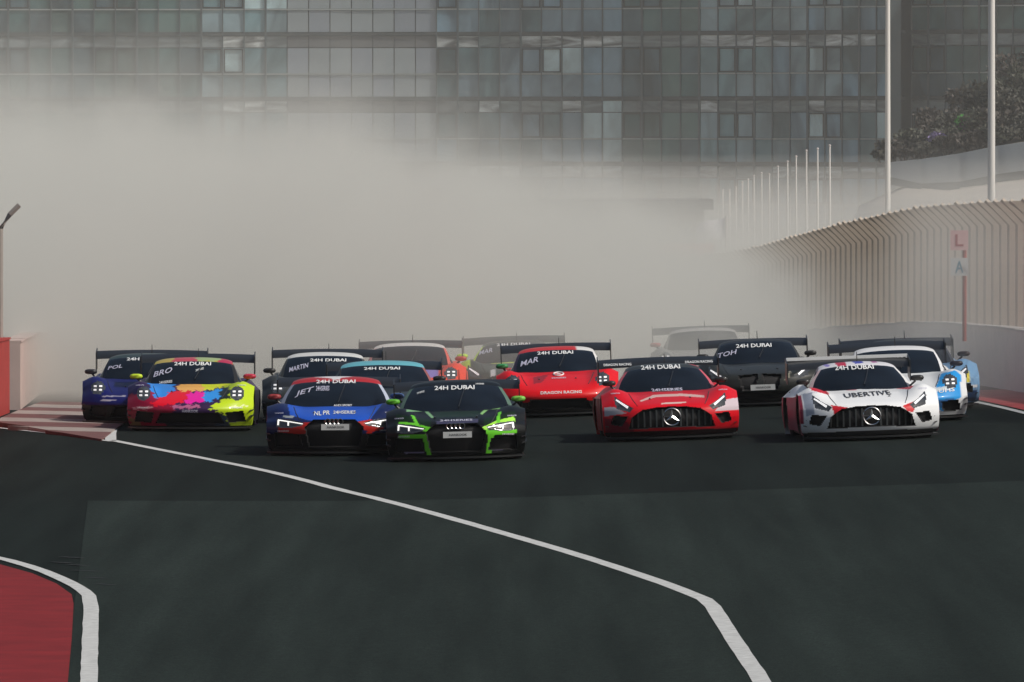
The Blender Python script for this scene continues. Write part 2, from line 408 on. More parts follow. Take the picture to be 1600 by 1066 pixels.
FW = .95                            # front axle, metres behind the nose
TYPES = {}
TYPES['audi'] = dict(
    body=[[.08,.45,.95,.10,.10,.10,.10],[.04,.42,.98,.22,.22,.22,.22],[.0,.40,.99,.39,.39,.39,.385],[.03,.41,.99,.49,.49,.49,.475],
          [.14,.42,.985,.56,.56,.57,.53],[.40,.30,.99,.615,.62,.685,.64],[.80,.13,.99,.67,.67,.75,.705],[1.15,.05,.985,.71,.70,.755,.71],
          [1.9,0,.95,.76,.76,.74,.67],[2.6,0,.96,.80,.80,.80,.70],[3.4,0,1.0,.86,.88,.92,.72],[4.2,0,1.0,.90,.90,.90,.74],
          [4.45,-.1,.99,.84,.84,.84,.72],[4.5,-.1,.98,.5,.5,.5,.5],[4.4,-.1,.97,.22,.22,.22,.22]],
    cab=[[1.08,.38,.86,.68,.02],[1.52,.27,.77,.93,.03],[1.92,.15,.67,1.105,.03],[2.12,.1,.64,1.165,.03],[2.5,.05,.61,1.20,.035],[3.0,0,.53,1.14,.04],[3.6,0,.50,.98,.04],[4.0,0,.45,.86,.04]],
    belt=.72, ws=2,
    grille=[[(-.31,.505),(.31,.505),(.43,.395),(.37,.105),(-.37,.105),(-.43,.395)]],
    lamp=[(.43,.455),(.60,.505),(.83,.53),(.85,.40),(.62,.385),(.47,.42)],
    intake=[(.50,.29),(.87,.33),(.86,.12),(.45,.12)],
    led=[[(.45,.450),(.82,.513),(.823,.499),(.46,.440)],[(.80,.50),(.825,.50),(.83,.43),(.808,.43)],[(.655,.475),(.678,.478),(.68,.42),(.66,.42)]])
TYPES['merc'] = dict(
    body=[[.12,.42,.96,.085,.085,.085,.085],[.05,.40,1.0,.17,.17,.17,.17],[.0,.38,1.01,.33,.33,.33,.33],[.03,.37,1.01,.45,.45,.455,.45],
          [.12,.34,1.01,.525,.53,.55,.52],[.4,.26,1.01,.60,.60,.68,.61],[.8,.12,1.01,.665,.655,.775,.69],[1.3,.05,1.0,.715,.70,.775,.69],
          [1.75,0,.97,.755,.74,.76,.69],[2.6,0,.95,.78,.78,.78,.70],[3.4,0,1.0,.84,.86,.91,.73],[4.2,0,1.01,.90,.91,.90,.76],
          [4.5,-.1,1.0,.86,.86,.86,.74],[4.58,-.1,.98,.5,.5,.5,.5],[4.45,-.1,.97,.22,.22,.22,.22]],
    cab=[[1.66,.36,.80,.72,.02],[2.05,.26,.71,.95,.03],[2.42,.14,.585,1.13,.035],[2.65,.09,.555,1.185,.035],[3.0,.05,.545,1.21,.035],[3.5,0,.52,1.15,.04],[4.15,0,.46,.98,.04],[4.4,0,.4,.86,.04]],
    belt=.74, ws=2,
    grille=[[(-.43,.445),(-.22,.475),(0,.482),(.22,.475),(.43,.445),(.585,.345),(.645,.165),(-.645,.165),(-.585,.345)]],
    lamp=[(.56,.475),(.70,.56),(.82,.665),(.835,.60),(.80,.47),(.62,.415)],
    intake=[(.64,.355),(.86,.375),(.90,.24),(.74,.205)],
    led=[[(.63,.50),(.80,.62),(.81,.60),(.65,.47)]], ledm='dim')
TYPES['porsche'] = dict(
    body=[[.12,.42,.95,.085,.085,.085,.085],[.05,.42,.98,.19,.19,.19,.19],[.0,.42,.99,.33,.33,.33,.33],[.05,.43,.99,.415,.415,.43,.42],
          [.2,.42,.99,.48,.49,.565,.50],[.5,.24,.995,.575,.57,.70,.60],[.85,.1,1.0,.655,.645,.77,.69],[1.25,.04,.99,.725,.71,.77,.69],
          [1.5,0,.97,.77,.755,.755,.69],[2.4,0,.95,.80,.80,.78,.70],[3.4,0,1.01,.86,.88,.93,.74],[4.1,0,1.01,.88,.90,.90,.76],
          [4.4,-.1,1.0,.82,.82,.82,.72],[4.5,-.1,.98,.5,.5,.5,.5],[4.4,-.1,.97,.22,.22,.22,.22]],
    cab=[[1.32,.28,.73,.74,.02],[1.72,.19,.69,.98,.03],[2.07,.1,.635,1.135,.03],[2.32,.06,.61,1.195,.03],[2.7,.04,.59,1.225,.035],[3.2,0,.52,1.16,.04],[3.9,0,.48,.98,.04],[4.25,0,.42,.84,.04]],
    belt=.76, ws=2,
    grille=[[(-.46,.265),(.46,.265),(.54,.10),(-.54,.10)]],
    lamp=[(.735+.115*math.cos(a*math.pi/9), .575+.115*math.sin(a*math.pi/9)) for a in range(18)],
    intake=[(.56,.27),(.84,.30),(.88,.13),(.60,.11)],
    led=[[(.735+dx-.024, .575+dz-.014), (.735+dx+.024, .575+dz-.014), (.735+dx+.024, .575+dz+.014), (.735+dx-.024, .575+dz+.014)] for dx in (-.045, .045) for dz in (-.03, .03)], ledm='dim')
TYPES['bmw'] = dict(TYPES['merc'], grille=[[(-.36,.50),(-.04,.52),(-.05,.25),(-.30,.24)], [(.36,.50),(.04,.52),(.05,.25),(.30,.24)], [(-.6,.21),(.6,.21),(.62,.11),(-.62,.11)]],
    cab=[[1.55,.3,.76,.74,.02],[1.95,.22,.70,.97,.03],[2.32,.12,.62,1.14,.035],[2.55,.08,.595,1.19,.035],[3.0,.05,.58,1.21,.035],[3.5,0,.56,1.17,.04],[4.15,0,.5,1.0,.04],[4.4,0,.45,.88,.04]])

def loft_top(st, cols, nu, per):
    """rows of stations -> dense grid (rows, 2*nu+1, 3)"""
    st = np.array(st, float); T = np.arange(len(st)); tq = [0.]
    for i in range(len(st)-1): tq += list(i+np.arange(1, per[i]+1)/per[i])
    tq = np.array(tq); q = np.stack([pchip(T, st[:, c], tq) for c in range(st.shape[1])], -1)
    return tq, q
def quads(nr, nc, off=0):
    i, j = np.meshgrid(np.arange(nc-1), np.arange(nr-1)); a = (j*nc+i).ravel()+off
    return np.stack([a, a+1, a+nc+1, a+nc], -1)
def sub(v, f, col=None):
    u, inv = np.unique(f, return_inverse=True)
    return v[u], inv.reshape(f.shape), (None if col is None else col[u])
def painted(name, v, f, col, m, parent):
    me = bpy.data.meshes.new(name); me.from_pydata(v.tolist(), [], f.tolist()); me.update()
    at_ = me.attributes.new('livery', 'FLOAT_COLOR', 'POINT')
    at_.data.foreach_set('color', np.concatenate([col, np.ones((len(col), 1))], 1).astype(np.float32).ravel())
    me.polygons.foreach_set('use_smooth', [True]*len(me.polygons)); me.set_sharp_from_angle(angle=math.radians(38))
    me.materials.append(m); return link(name, me, parent)
def plain(name, v, f, m, parent, angle=38):
    me = bpy.data.meshes.new(name); me.from_pydata(v.tolist(), [], f.tolist()); me.update()
    me.polygons.foreach_set('use_smooth', [True]*len(me.polygons)); me.set_sharp_from_angle(angle=math.radians(angle))
    me.materials.append(m); return link(name, me, parent)

def lathe(prof, n=28):
    v = []; f = []
    for k in range(n):
        a = 2*math.pi*k/n
        for (x, r) in prof: v.append((x, r*math.cos(a), r*math.sin(a)))
    p = len(prof)
    for k in range(n):
        for i in range(p-1):
            f.append((k*p+i, k*p+i+1, ((k+1) % n)*p+i+1, ((k+1) % n)*p+i))
    return v, f
_tv, _tf = lathe([(-.13, .20), (-.145, .27), (-.14, .315), (-.11, .33), (.11, .33), (.14, .315), (.145, .27), (.13, .20)])
ME_TYRE = mesh('tyre', _tv, _tf, M_TYRE, True, 40)
_mb = MB(); _rv, _rf = lathe([(.13, .205), (.10, .19), (.02, .185), (.02, .02), (.05, .0)]); _mb.add(_rv, _rf)
for k in range(10):
    a = 2*math.pi*k/10; c, s = math.cos(a), math.sin(a)
    def R3(x, y, z): return (x, y*c-z*s, y*s+z*c)
    _mb.hexa([R3(.05, -.018, .03), R3(.08, -.018, .03), R3(.08, .018, .03), R3(.05, .018, .03), R3(.09, -.012, .195), R3(.12, -.012, .195), R3(.12, .012, .195), R3(.09, .012, .195)])
ME_RIM = mesh('rim', _mb.v, _mb.f, M_RIM, True, 30)

def make_car(sp):
    T = TYPES[sp['type']]; cx, gy = sp['cx'], sp['gy']; hi = sp.get('hi', True)
    g_ = gp(cx, gy); X, Y, gz = g_; s = FPX/Y; e = .5
    roll = -math.atan2(zf(X+e, Y)-zf(X-e, Y), 2*e); pit = math.atan2(zf(X, Y+4)-zf(X, Y), 4)
    root = empty('race_car', (X, Y, gz), (pit, roll, math.radians(sp.get('yaw', 0))))
    tag(root, sp['label'], 'race car', 'race cars')
    ox, oy, zs = sp.get('zoom', (0, 0, 1.0))
    def Pp(pts): return [((ox+a/zs-cx)/s, (gy-(oy+b/zs))/s) for a, b in pts]     # livery outlines measured off the photograph
    # ---- body shell
    nu = 60 if hi else 34; k = 1 if hi else .6
    per = [max(2, int(n*k)) for n in (10, 14, 10, 10, 14, 14, 12, 8, 6, 6, 6, 4, 4, 4)]
    tq, q = loft_top(T['body'], 7, nu, per)
    us = np.linspace(-1, 1, 2*nu+1); nr, nc = len(tq), len(us)
    V = np.zeros((nr, nc, 3))
    for r in range(nr):
        yc, sw, w_, z0, z45, z80, z100 = q[r]
        V[r, :, 0] = us*w_; V[r, :, 1] = yc+sw*np.abs(us)**2.6-FW
        V[r, :, 2] = pchip([-1, -.8, -.45, 0, .45, .8, 1], [z100, z80, z45, z0, z45, z80, z100], us)-2*TILT*np.clip(V[r, :, 1], 0, 9)
    v = V.reshape(-1, 3); f = quads(nr, nc)
    fc = v[f].mean(1); xa, za = fc[:, 0], fc[:, 2]+TILT*fc[:, 1]
    front = fc[:, 1] < .35
    reg = np.zeros(len(f), int)
    for g in T['grille']: reg[front & inpoly(xa, za, g)] = 1
    for sgn, c in ((1, 2), (-1, 3)):
        P = T['lamp'] if sgn > 0 else mirr(T['lamp']); reg[front & inpoly(xa, za, P)] = c
        P = T['intake'] if sgn > 0 else mirr(T['intake']); reg[front & inpoly(xa, za, P)] = c+2
    # recess the openings
    depth = {1: .09, 2: .012, 3: .012, 4: .08, 5: .08}
    push = np.full(len(v), 9.); 
    vr = np.full(len(v), -1)
    for c in depth:
        ins = np.zeros(len(v), bool); ins[f[reg == c].ravel()] = True
        outs = np.zeros(len(v), bool); outs[f[reg != c].ravel()] = True
        v[ins & ~outs, 1] += depth[c]
    # livery colour per vertex, plus some painted shade, reflection and haze
    def colour(vv, base, key):
        col = np.tile(np.array(base, float), (len(vv), 1)); x_, z_ = vv[:, 0], vv[:, 2]+TILT*vv[:, 1]
        if sp.get('jag'):
            x_ = x_+.022*np.sin(z_*61+x_*9)+.014*np.sin(z_*137+1.3); z_ = z_+.014*np.sin(x_*43+.5)+.009*np.sin(x_*117)
        for c_, pts in sp.get(key, []):
            col[inpoly(x_, z_, Pp(pts)) & (vv[:, 1] < (1.2 if key == 'polys' else 3.2))] = c_
        return col
    col = colour(v, sp['base'], 'polys')
    low = sp.get('low')  # dark lower band; on the slatted-grille cars it is painted lip shadow
    if low: 
        m_ = (v[:, 2]+TILT*v[:, 1] < low[0]) & (v[:, 1] < .3); col[m_] = low[1]
    # side panels from the shoulder down to the sill
    rows = [r for r in range(nr) if tq[r] >= 4.0 and tq[r] <= 12.0]
    fr_r = [r for r in range(nr) if tq[r] <= 4.0]; ns = 18
    sv, sf, sc = [], [], []
    for sgn, ci in ((1, nc-1), (-1, 0)):
        cols_ = []
        fe = V[fr_r][:, ci, :]; zz = np.linspace(fe[-1, 2], fe[0, 2], ns)      # front corner edge as the first column
        cols_.append(np.stack([np.interp(zz, fe[:, 2], fe[:, c]) for c in range(3)], -1))
        for r in rows[1:]:
            p = V[r, ci]; tt = np.linspace(0, 1, ns); zl = .10
            c_ = np.stack([np.full(ns, p[0]), np.full(ns, p[1]), p[2]+(zl-p[2])*tt], -1)
            c_[:, 0] += sgn*(.012*np.sin(tt*math.pi)-.02*tt**2); cols_.append(c_)
        rb = [r for r in range(nr) if tq[r] >= 12.0]; re_ = V[rb][:, ci, :]
        zz = np.linspace(re_[0, 2], re_[-1, 2], ns); o_ = np.argsort(re_[:, 2])
        cols_.append(np.stack([np.interp(zz, re_[o_, 2], re_[o_, c]) for c in range(3)], -1))
        G = np.array(cols_); ff = quads(G.shape[0], ns, 0); g = G.reshape(-1, 3)
        cen = g[ff].mean(1); keep = np.ones(len(ff), bool)
        for wy in (0.0, 2.72): keep &= ((cen[:, 1]-wy)**2+(cen[:, 2]-.33)**2) > .36**2
        ff = ff[keep]; ff = ff if sgn < 0 else ff[:, ::-1]
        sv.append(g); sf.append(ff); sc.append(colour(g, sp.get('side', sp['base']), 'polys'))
    V0, F0, C0 = sub(v, f[reg == 0], col)
    off = len(V0); vs, fs, cs = [V0], [F0], [C0]
    for g, ff, c_ in zip(sv, sf, sc): vs.append(g); fs.append(ff+off); cs.append(c_); off += len(g)
    VB, FB, CB = np.concatenate(vs), np.concatenate(fs), np.concatenate(cs)
    body = painted('body', VB, FB, CB, M_PAINT, root)
    gv, gf, _ = sub(v, f[reg == 1]); gril = plain('grille', gv, gf, M_GRILLE, root, 30)
    for c in (2, 3):
        a, b, _ = sub(v, f[reg == c])
        if not len(b): continue
        h = plain('headlight', a, b, M_LAMP, root)
        for P in T['led']:
            P = P if c == 2 else mirr(P)[::-1]
            bvh_l = BVHTree.FromPolygons([Vector(p) for p in a], b.tolist())
            d = Vector((0, 1, -TILT)).normalized(); mb = MB(); (a0, b0), (a1, b1), (a2, b2), (a3, b3) = P
            l1, l2 = math.hypot(a1-a0, b1-b0), math.hypot(a3-a0, b3-b0); n1_, n2_ = (10, 2) if l1 > l2 else (2, 10)
            for i_ in range(n1_+1):
                for j_ in range(n2_+1):
                    p_, q_ = i_/n1_, j_/n2_
                    x0 = (a0*(1-p_)+a1*p_)*(1-q_)+(a3*(1-p_)+a2*p_)*q_; z0 = (b0*(1-p_)+b1*p_)*(1-q_)+(b3*(1-p_)+b2*p_)*q_
                    hit = bvh_l.ray_cast(Vector((x0, -5, z0+5*TILT)), d)
                    if hit[0] is None: hit = bvh_l.find_nearest(Vector((x0, -.6, z0)))
                    mb.v.append(tuple(hit[0]-d*.016))
            for i_ in range(n1_):
                for j_ in range(n2_): a_ = i_*(n2_+1)+j_; mb.f.append((a_, a_+1, a_+n2_+2, a_+n2_+1))
            mb.build('light_strip', M_LEDW if (T.get('ledm') == 'dim' or sp.get('dim')) else M_LED, h)
    for c in (4, 5):
        a, b, _ = sub(v, f[reg == c])
        if len(b): plain('intake', a, b, M_GRILLE, root, 30)
    # ---- greenhouse
    pc = [max(2, int(n*k)) for n in (12, 12, 8, 6, 6, 5, 4)]
    tq2, q2 = loft_top(T['cab'], 5, nu, pc); nu2 = 26 if hi else 16
    us2 = np.linspace(-1, 1, 2*nu2+1); n2r, n2c = len(tq2), len(us2); W_ = np.zeros((n2r, n2c, 3))
    for r in range(n2r):
        yc, sw, w_, z_, cr_ = q2[r]
        W_[r, :, 0] = us2*w_; W_[r, :, 1] = yc+sw*us2**2-FW; W_[r, :, 2] = z_-cr_*us2**2-.03*np.abs(us2)**8-2*TILT*np.clip(W_[r, :, 1], 0, 9)
    wv = W_.reshape(-1, 3); wf = quads(n2r, n2c); tt = np.repeat(tq2, n2c); uu = np.tile(us2, n2r)
    tf, uf = tt[wf].mean(1), np.abs(uu[wf].mean(1)); wr_ = np.zeros(len(wf), int)
    wr_[(tf < T['ws']) & (uf < .92)] = 1
    wr_[(tf > 5.1) & (tf < 6.6) & (uf < .85)] = 2
    # sides of the cabin down to the belt line
    cv, cf, cr2 = [], [], []
    for sgn, ci in ((1, n2c-1), (-1, 0)):
        G = []; ns2 = 8
        for r in range(n2r):
            p = W_[r, ci]; bx = sgn*(max(abs(p[0])+.04, .80)); tb = np.linspace(0, 1, ns2); bl_ = T['belt']-2*TILT*max(p[1], 0); zb_ = min(bl_, p[2]-.005)
            kx = min(1, max(0, (p[2]-bl_)/.15))
            G.append(np.stack([p[0]+(bx-p[0])*tb*kx, np.full(ns2, p[1]), p[2]+(zb_-p[2])*tb], -1))
        G = np.array(G); ff = quads(n2r, ns2); g = G.reshape(-1, 3); ti = np.repeat(tq2, ns2)[ff].mean(1); bi = np.tile(np.arange(ns2), n2r)[ff].mean(1)
        rg = np.where((ti > .7) & (ti < 5.2) & (bi > 1) & (bi < 6.2) & (np.abs(ti-3.4) > .12), 3 if sgn > 0 else 4, 0)
        ff = ff if sgn < 0 else ff[:, ::-1]
        cv.append(g); cf.append(ff); cr2.append(rg)
    cb = colour(wv, sp.get('roof', sp['base']), 'roofpolys')
    pil = sp.get('pillar', sp.get('roof', sp['base']))
    sel = (tt < T['ws']+.05) & (np.abs(uu) > .9)
    cb[sel & (wv[:, 0] < 0)] = pil; cb[sel & (wv[:, 0] > 0)] = sp.get('pillar_right', pil)
    vs, fs, cs = [], [], []; a, b, c_ = sub(wv, wf[wr_ == 0], cb); vs.append(a); fs.append(b); cs.append(c_); off = len(a)
    for g, ff, rg in zip(cv, cf, cr2):
        sgn = 1 if g[:, 0].mean() > 0 else -1
        a, b, _ = sub(g, ff[rg == 0]); vs.append(a); fs.append(b+off); cs.append(np.tile(np.array(sp.get('pillar_right', pil) if sgn > 0 else pil, float), (len(a), 1))); off += len(a)
    roof = painted('roof', np.concatenate(vs), np.concatenate(fs), np.concatenate(cs), M_PAINT, root)
    a, b, _ = sub(wv, wf[wr_ == 1]); wsc = plain('windscreen', a, b, M_GLASS, root)
    a, b, _ = sub(wv, wf[wr_ == 2])
    if len(b): plain('rear_window', a, b, M_GLASS, root)
    for g, ff, rg in zip(cv, cf, cr2):
        a, b, _ = sub(g, ff[rg > 0]); plain('side_window', a, b, M_GLASS, root)
    # ---- decals laid on the shell
    allv = np.concatenate([VB, wv]); allf = np.concatenate([FB, wf+len(VB)])
    bvh = BVHTree.FromPolygons([Vector(p) for p in allv], allf.tolist())
    gb = BVHTree.FromPolygons([Vector(p) for p in v], f.tolist())
    D = Vector((0, 1, -TILT)).normalized()
    def lay(x, z, lift=.008, tree=None):
        h = (tree or bvh).ray_cast(Vector((x, -5, z+5*TILT)), D)
        if h[0] is None: return None
        n_ = h[1] if h[1].y < 0 or h[1].z > 0 else -h[1]
        return h[0]+n_*lift
    def text(tx, x, z, wd, ht=None, m=M_LET, parent=None, name='lettering', slope=0.0):
        vv, ff, asp = TEXTS[tx]; ht = ht or wd/asp; pts = []
        for p in vv:
            h = lay(x+p[0]*wd, z+p[1]*ht+slope*p[0]*wd)
            if h is None: return None
            pts.append(h)
        return link(name, mesh(name, pts, ff, m), parent or root)
    def zpos(X0, Y0): return ((ox+X0/zs-cx)/s, (gy-(oy+Y0/zs))/s)
    for tx, X0, Y0, wz, hz_, mm, slope in sp.get('texts', []):
        x0, z0 = zpos(X0, Y0); text(tx, x0, z0, wz/zs/s, hz_/zs/s, mm, wsc if z0 > .8 else body, slope=slope)
    if 'plate' in sp:
        x0, z0 = zpos(*sp['plate'][:2]); wd, ht = sp['plate'][2]/zs/s, sp['plate'][3]/zs/s
        yf = min((lay(x0+dx, z0, 0).y if lay(x0+dx, z0, 0) else -.9) for dx in (-wd/2, 0, wd/2))
        yf = min(yf, -FW+.06)
        zc = z0-TILT*yf
        pl = MB().box((x0-wd/2, yf-.035, zc-ht/2), (x0+wd/2, yf-.02, zc+ht/2)).build('number_plate', M_PLATE, root)
        vv, ff, asp = TEXTS['HANKOOK']; 
        link('lettering', mesh('lettering', [(x0+.01+p[0]*wd*.62, yf-.039, zc+p[1]*ht*.38) for p in vv], ff, M_LETD), pl)
    if sp['type'] == 'merc':
        gx = np.arange(-.585, .59, .09)
        for x0 in gx:
            if abs(x0) < .06: continue
            zt = .475-.09*abs(x0)**1.5*1.6-.02 if abs(x0) < .43 else .445-(abs(x0)-.43)*.65
            p0, p1 = lay(x0, zt-.005, 0, gb), lay(x0, .185, 0, gb)
            if p0 and p1:
                yy = min(p0.y, p1.y)
                MB().hexa([(x0-.011, p1.y-.03, p1.z), (x0+.011, p1.y-.03, p1.z), (x0+.011, p1.y-.005, p1.z), (x0-.011, p1.y-.005, p1.z),
                           (x0-.011, p0.y-.05, p0.z), (x0+.011, p0.y-.05, p0.z), (x0+.011, p0.y-.005, p0.z), (x0-.011, p0.y-.005, p0.z)]).build('grille_slat', M_SLAT, gril)
        c0 = lay(0, .325, .02, gb); yy = c0.y-.06; zc = c0.z; mb = MB()
        mb.tube([(.125*math.cos(t_*math.pi/14), yy, zc+.125*math.sin(t_*math.pi/14)) for t_ in range(29)], .012, 6, False)
        for t_ in range(3):
            a = math.pi/2+t_*2*math.pi/3; ca, sa = math.cos(a), math.sin(a); na, nb = -sa*.026, ca*.026
            mb.add([(0, yy-.02, zc), (na, yy, zc+nb), (ca*.118, yy-.004, zc+sa*.118), (-na, yy, zc-nb), (0, yy+.012, zc)], [(0, 1, 2), (0, 2, 3), (4, 2, 1), (4, 3, 2)])
        mb.build('emblem', M_CHROME, gril, True, 30)
        if sp.get('hi', True):
            MB().tube([(-.12, yy+.02, zc), (.12, yy+.02, zc)], .02, 6).build('emblem_mount', M_BLACK, gril)
    if sp['type'] == 'audi':
        mb = MB(); c0 = lay(0, .47, .01, gb); yy = c0.y-.05
        for t_ in range(4):
            x0 = -.09+t_*.06
            mb.tube([(x0+.04*math.cos(a*math.pi/8), yy, c0.z+.04*math.sin(a*math.pi/8)) for a in range(17)], .0065, 5, False)
        mb.build('emblem', M_CHROME, gril, True, 40)
    if sp.get('ring'):
        x0, z0 = zpos(*sp['ring']); mb = MB(); pts = [lay(x0+.08*math.cos(a*math.pi/10), z0+.03*math.sin(a*math.pi/10), .012) for a in range(21)]
        mb.tube(pts, .013, 5, False); c0 = lay(x0, z0, .01); mb.tube([lay(x0-.03, z0, .012), lay(x0+.03, z0, .012)], .012, 5); mb.build('emblem', M_LET, body)
    # ---- aero and running gear
    hw = float(np.abs(v[:, 0]).max()); nose = -FW
    spl = []; nsp = 22
    for dz in (.045, .068):
        for i in range(nsp+1):
            u = -1+2*i/nsp; spl.append((u*.985, nose-.07+.47*abs(u)**2.6, dz))
        for i in range(nsp+1):
            u = 1-2*i/nsp; spl.append((u*.93, nose+.55, dz))
    n1 = 2*(nsp+1); ff = [tuple(range(n1))[::-1], tuple(range(n1, 2*n1))]+[(i, (i+1) % n1, (i+1) % n1+n1, i+n1) for i in range(n1)]
    link('splitter', mesh('splitter', spl, ff, M_BLACK), root)
    MB().box((-.90, nose+.5, .06), (.90, 3.45, .16)).build('floor', M_BLACK, root)
    for wy, wid in ((0.0, 1), (2.72, 1.08)):
        for sgn in (-1, 1):
            wh = empty('wheel', (sgn*.80, wy, .33)); wh.parent = root
            if sgn < 0: wh.rotation_euler = (0, 0, math.pi)
            link('tyre', ME_TYRE, wh); link('rim', ME_RIM, wh)
    # wheel housings close the arches
    for wy in (0.0, 2.72):
        MB().box((-.62, wy-.42, .12), (.62, wy+.42, .50)).build('wheel_housing', M_BLACK, root)
    wz, wy, ww = sp.get('wing_z', {'audi': 1.01, 'bmw': 1.03}.get(sp['type'], 1.10)), 3.30, .915
    M_W = sp.get('wing_mat', M_BLACK); prof = [(-.02, 0), (.05, .045), (.16, .085), (.28, .118), (.33, .13), (.28, .105), (.16, .06), (.05, .012)]
    mb = MB(); xs_ = np.linspace(-ww, ww, 9)
    for x in xs_:
        for (a, b) in prof: mb.v.append((x, wy+a, wz-.09+b-.02*(abs(x)/ww)**2))
    n_ = len(prof)
    for i in range(len(xs_)-1):
        for j in range(n_): mb.f.append((i*n_+j, i*n_+(j+1) % n_, (i+1)*n_+(j+1) % n_, (i+1)*n_+j))
    mb.f += [tuple(range(n_)), tuple(range((len(xs_)-1)*n_, len(xs_)*n_))[::-1]]
    wing = mb.build('rear_wing', M_W, root, True, 40)
    if sp.get('wing_strip'):
        MB().box((-ww+.01, wy+.300, wz+.030), (ww-.01, wy+.345, wz+.078)).build('gurney_flap', M_LET, wing)
    if sp.get('wing_text'):
        vv, ff2, asp = TEXTS['DRAGON RACING']
        for sx in (-1, 1):
            link('lettering', mesh('lettering', [(sx*.62+p[0]*.42, wy-.02+(p[1]+.5)*.09-.01, wz-.045+p[1]*.035) for p in vv], ff2, M_LET), wing)
    for sgn in (-1, 1):
        MB().hexa([(sgn*ww-.008, wy-.05, wz-.32), (sgn*ww+.008, wy-.05, wz-.32), (sgn*ww+.008, wy+.38, wz-.26), (sgn*ww-.008, wy+.38, wz-.26),
                   (sgn*ww-.008, wy-.05, wz+.0), (sgn*ww+.008, wy-.05, wz+.0), (sgn*ww+.008, wy+.38, wz+.07), (sgn*ww-.008, wy+.38, wz+.07)]).build('endplate', M_BLACK, wing)
        MB().hexa([(sgn*.42-.012, 3.0, .62), (sgn*.42+.012, 3.0, .62), (sgn*.42+.012, 3.3, .60), (sgn*.42-.012, 3.3, .60),
                   (sgn*.42-.012, wy+.02, wz-.07), (sgn*.42+.012, wy+.02, wz-.07), (sgn*.42+.012, wy+.2, wz-.03), (sgn*.42-.012, wy+.2, wz-.03)]).build('wing_mount', M_BLACK, root)
    ym = T['cab'][0][0]+.42-FW; mxp = sp.get('mx', .90); mzp = sp.get('mz', .83)
    for sgn in (-1, 1):
        cm = sp.get('mirror_right', sp.get('mirror', (.015, .015, .016))) if sgn > 0 else sp.get('mirror', (.015, .015, .016))
        mm = mat('mirror_%d_%d_%d' % tuple(int(c*255) for c in cm), cm, .55, coat=.1)
        mb = MB(); n_ = 10; rings = [(-.075, .55), (-.05, .9), (0, 1.0), (.06, .96), (.07, .88)]
        for (yy, sc_) in rings:
            for i in range(n_):
                a = 2*math.pi*i/n_; ca, sa = math.cos(a), math.sin(a)
                mb.v.append((sgn*mxp+.105*sc_*math.copysign(abs(ca)**.7, ca), ym+yy, mzp+.043*sc_*math.copysign(abs(sa)**.7, sa)))
        for j in range(len(rings)-1):
            for i in range(n_): mb.f.append((j*n_+i, j*n_+(i+1) % n_, (j+1)*n_+(i+1) % n_, (j+1)*n_+i))
        mb.f += [tuple(range(n_))[::-1], tuple(range((len(rings)-1)*n_, len(rings)*n_))]
        mo = mb.build('mirror', mm, root, True, 50)
        MB().tube([(sgn*(mxp-.02), ym+.02, mzp-.04), (sgn*(mxp-.1), ym+.03, mzp-.11), (sgn*.72, ym+.08, .66)], .016, 6).build('mirror_arm', M_BLACK, mo)
    hr = max(T['cab'], key=lambda r: r[3])
    hz9 = hr[3]-2*TILT*(hr[0]-FW+.2)
    MB().tube([(sp.get('ant', .05), hr[0]-FW+.2, hz9-.03), (sp.get('ant', .05), hr[0]-FW+.24, hz9+.15)], [.009, .005], 5).build('antenna', M_BLACK, root)
    # wiper on the windscreen
    p = [lay(x0, z0, .02) for x0, z0 in ((.04, T['cab'][0][3]+.06), (.10, .92), (.13, 1.0))]
    if all(p): MB().tube(p, .008, 5).build('wiper', M_BLACK, root)
    for sgn in (-1, 1):
        pts = [lay(sgn*x0, z0, .002) for x0, z0 in ((.50, .50), (.53, .55), (.56, .60), (.58, .65), (.60, .69))]
        if all(pts): MB().tube(pts, .007, 4).build('panel_gap', M_LETD, body)
        if hi:
            text('24HSERIES', sgn*.74, .345, .17, .022, M_LET, body); text('HANKOOK', sgn*.80, .60 if sp['type'] == 'audi' else .70, .13, .02, M_PALE, body)
    bp_ = lay(.30, .60, .004), lay(-.30, .60, .004)
    for h_ in bp_:
        if h_: MB().tube([h_-Vector((0, .012, .004)), h_+Vector((0, .012, .004))], .016, 8).build('bonnet_pin', M_SLAT, body)
    # canards
    for sgn in (-1, 1):
        for zc in (.22, .31):
            MB().hexa([(sgn*.93, nose+.30, zc), (sgn*1.0, nose+.42, zc+.02), (sgn*1.0, nose+.58, zc+.06), (sgn*.96, nose+.58, zc+.05),
                       (sgn*.93, nose+.30, zc+.008), (sgn*1.0, nose+.42, zc+.03), (sgn*1.0, nose+.58, zc+.07), (sgn*.96, nose+.58, zc+.06)]).build('canard', M_BLACK, root)
    return root

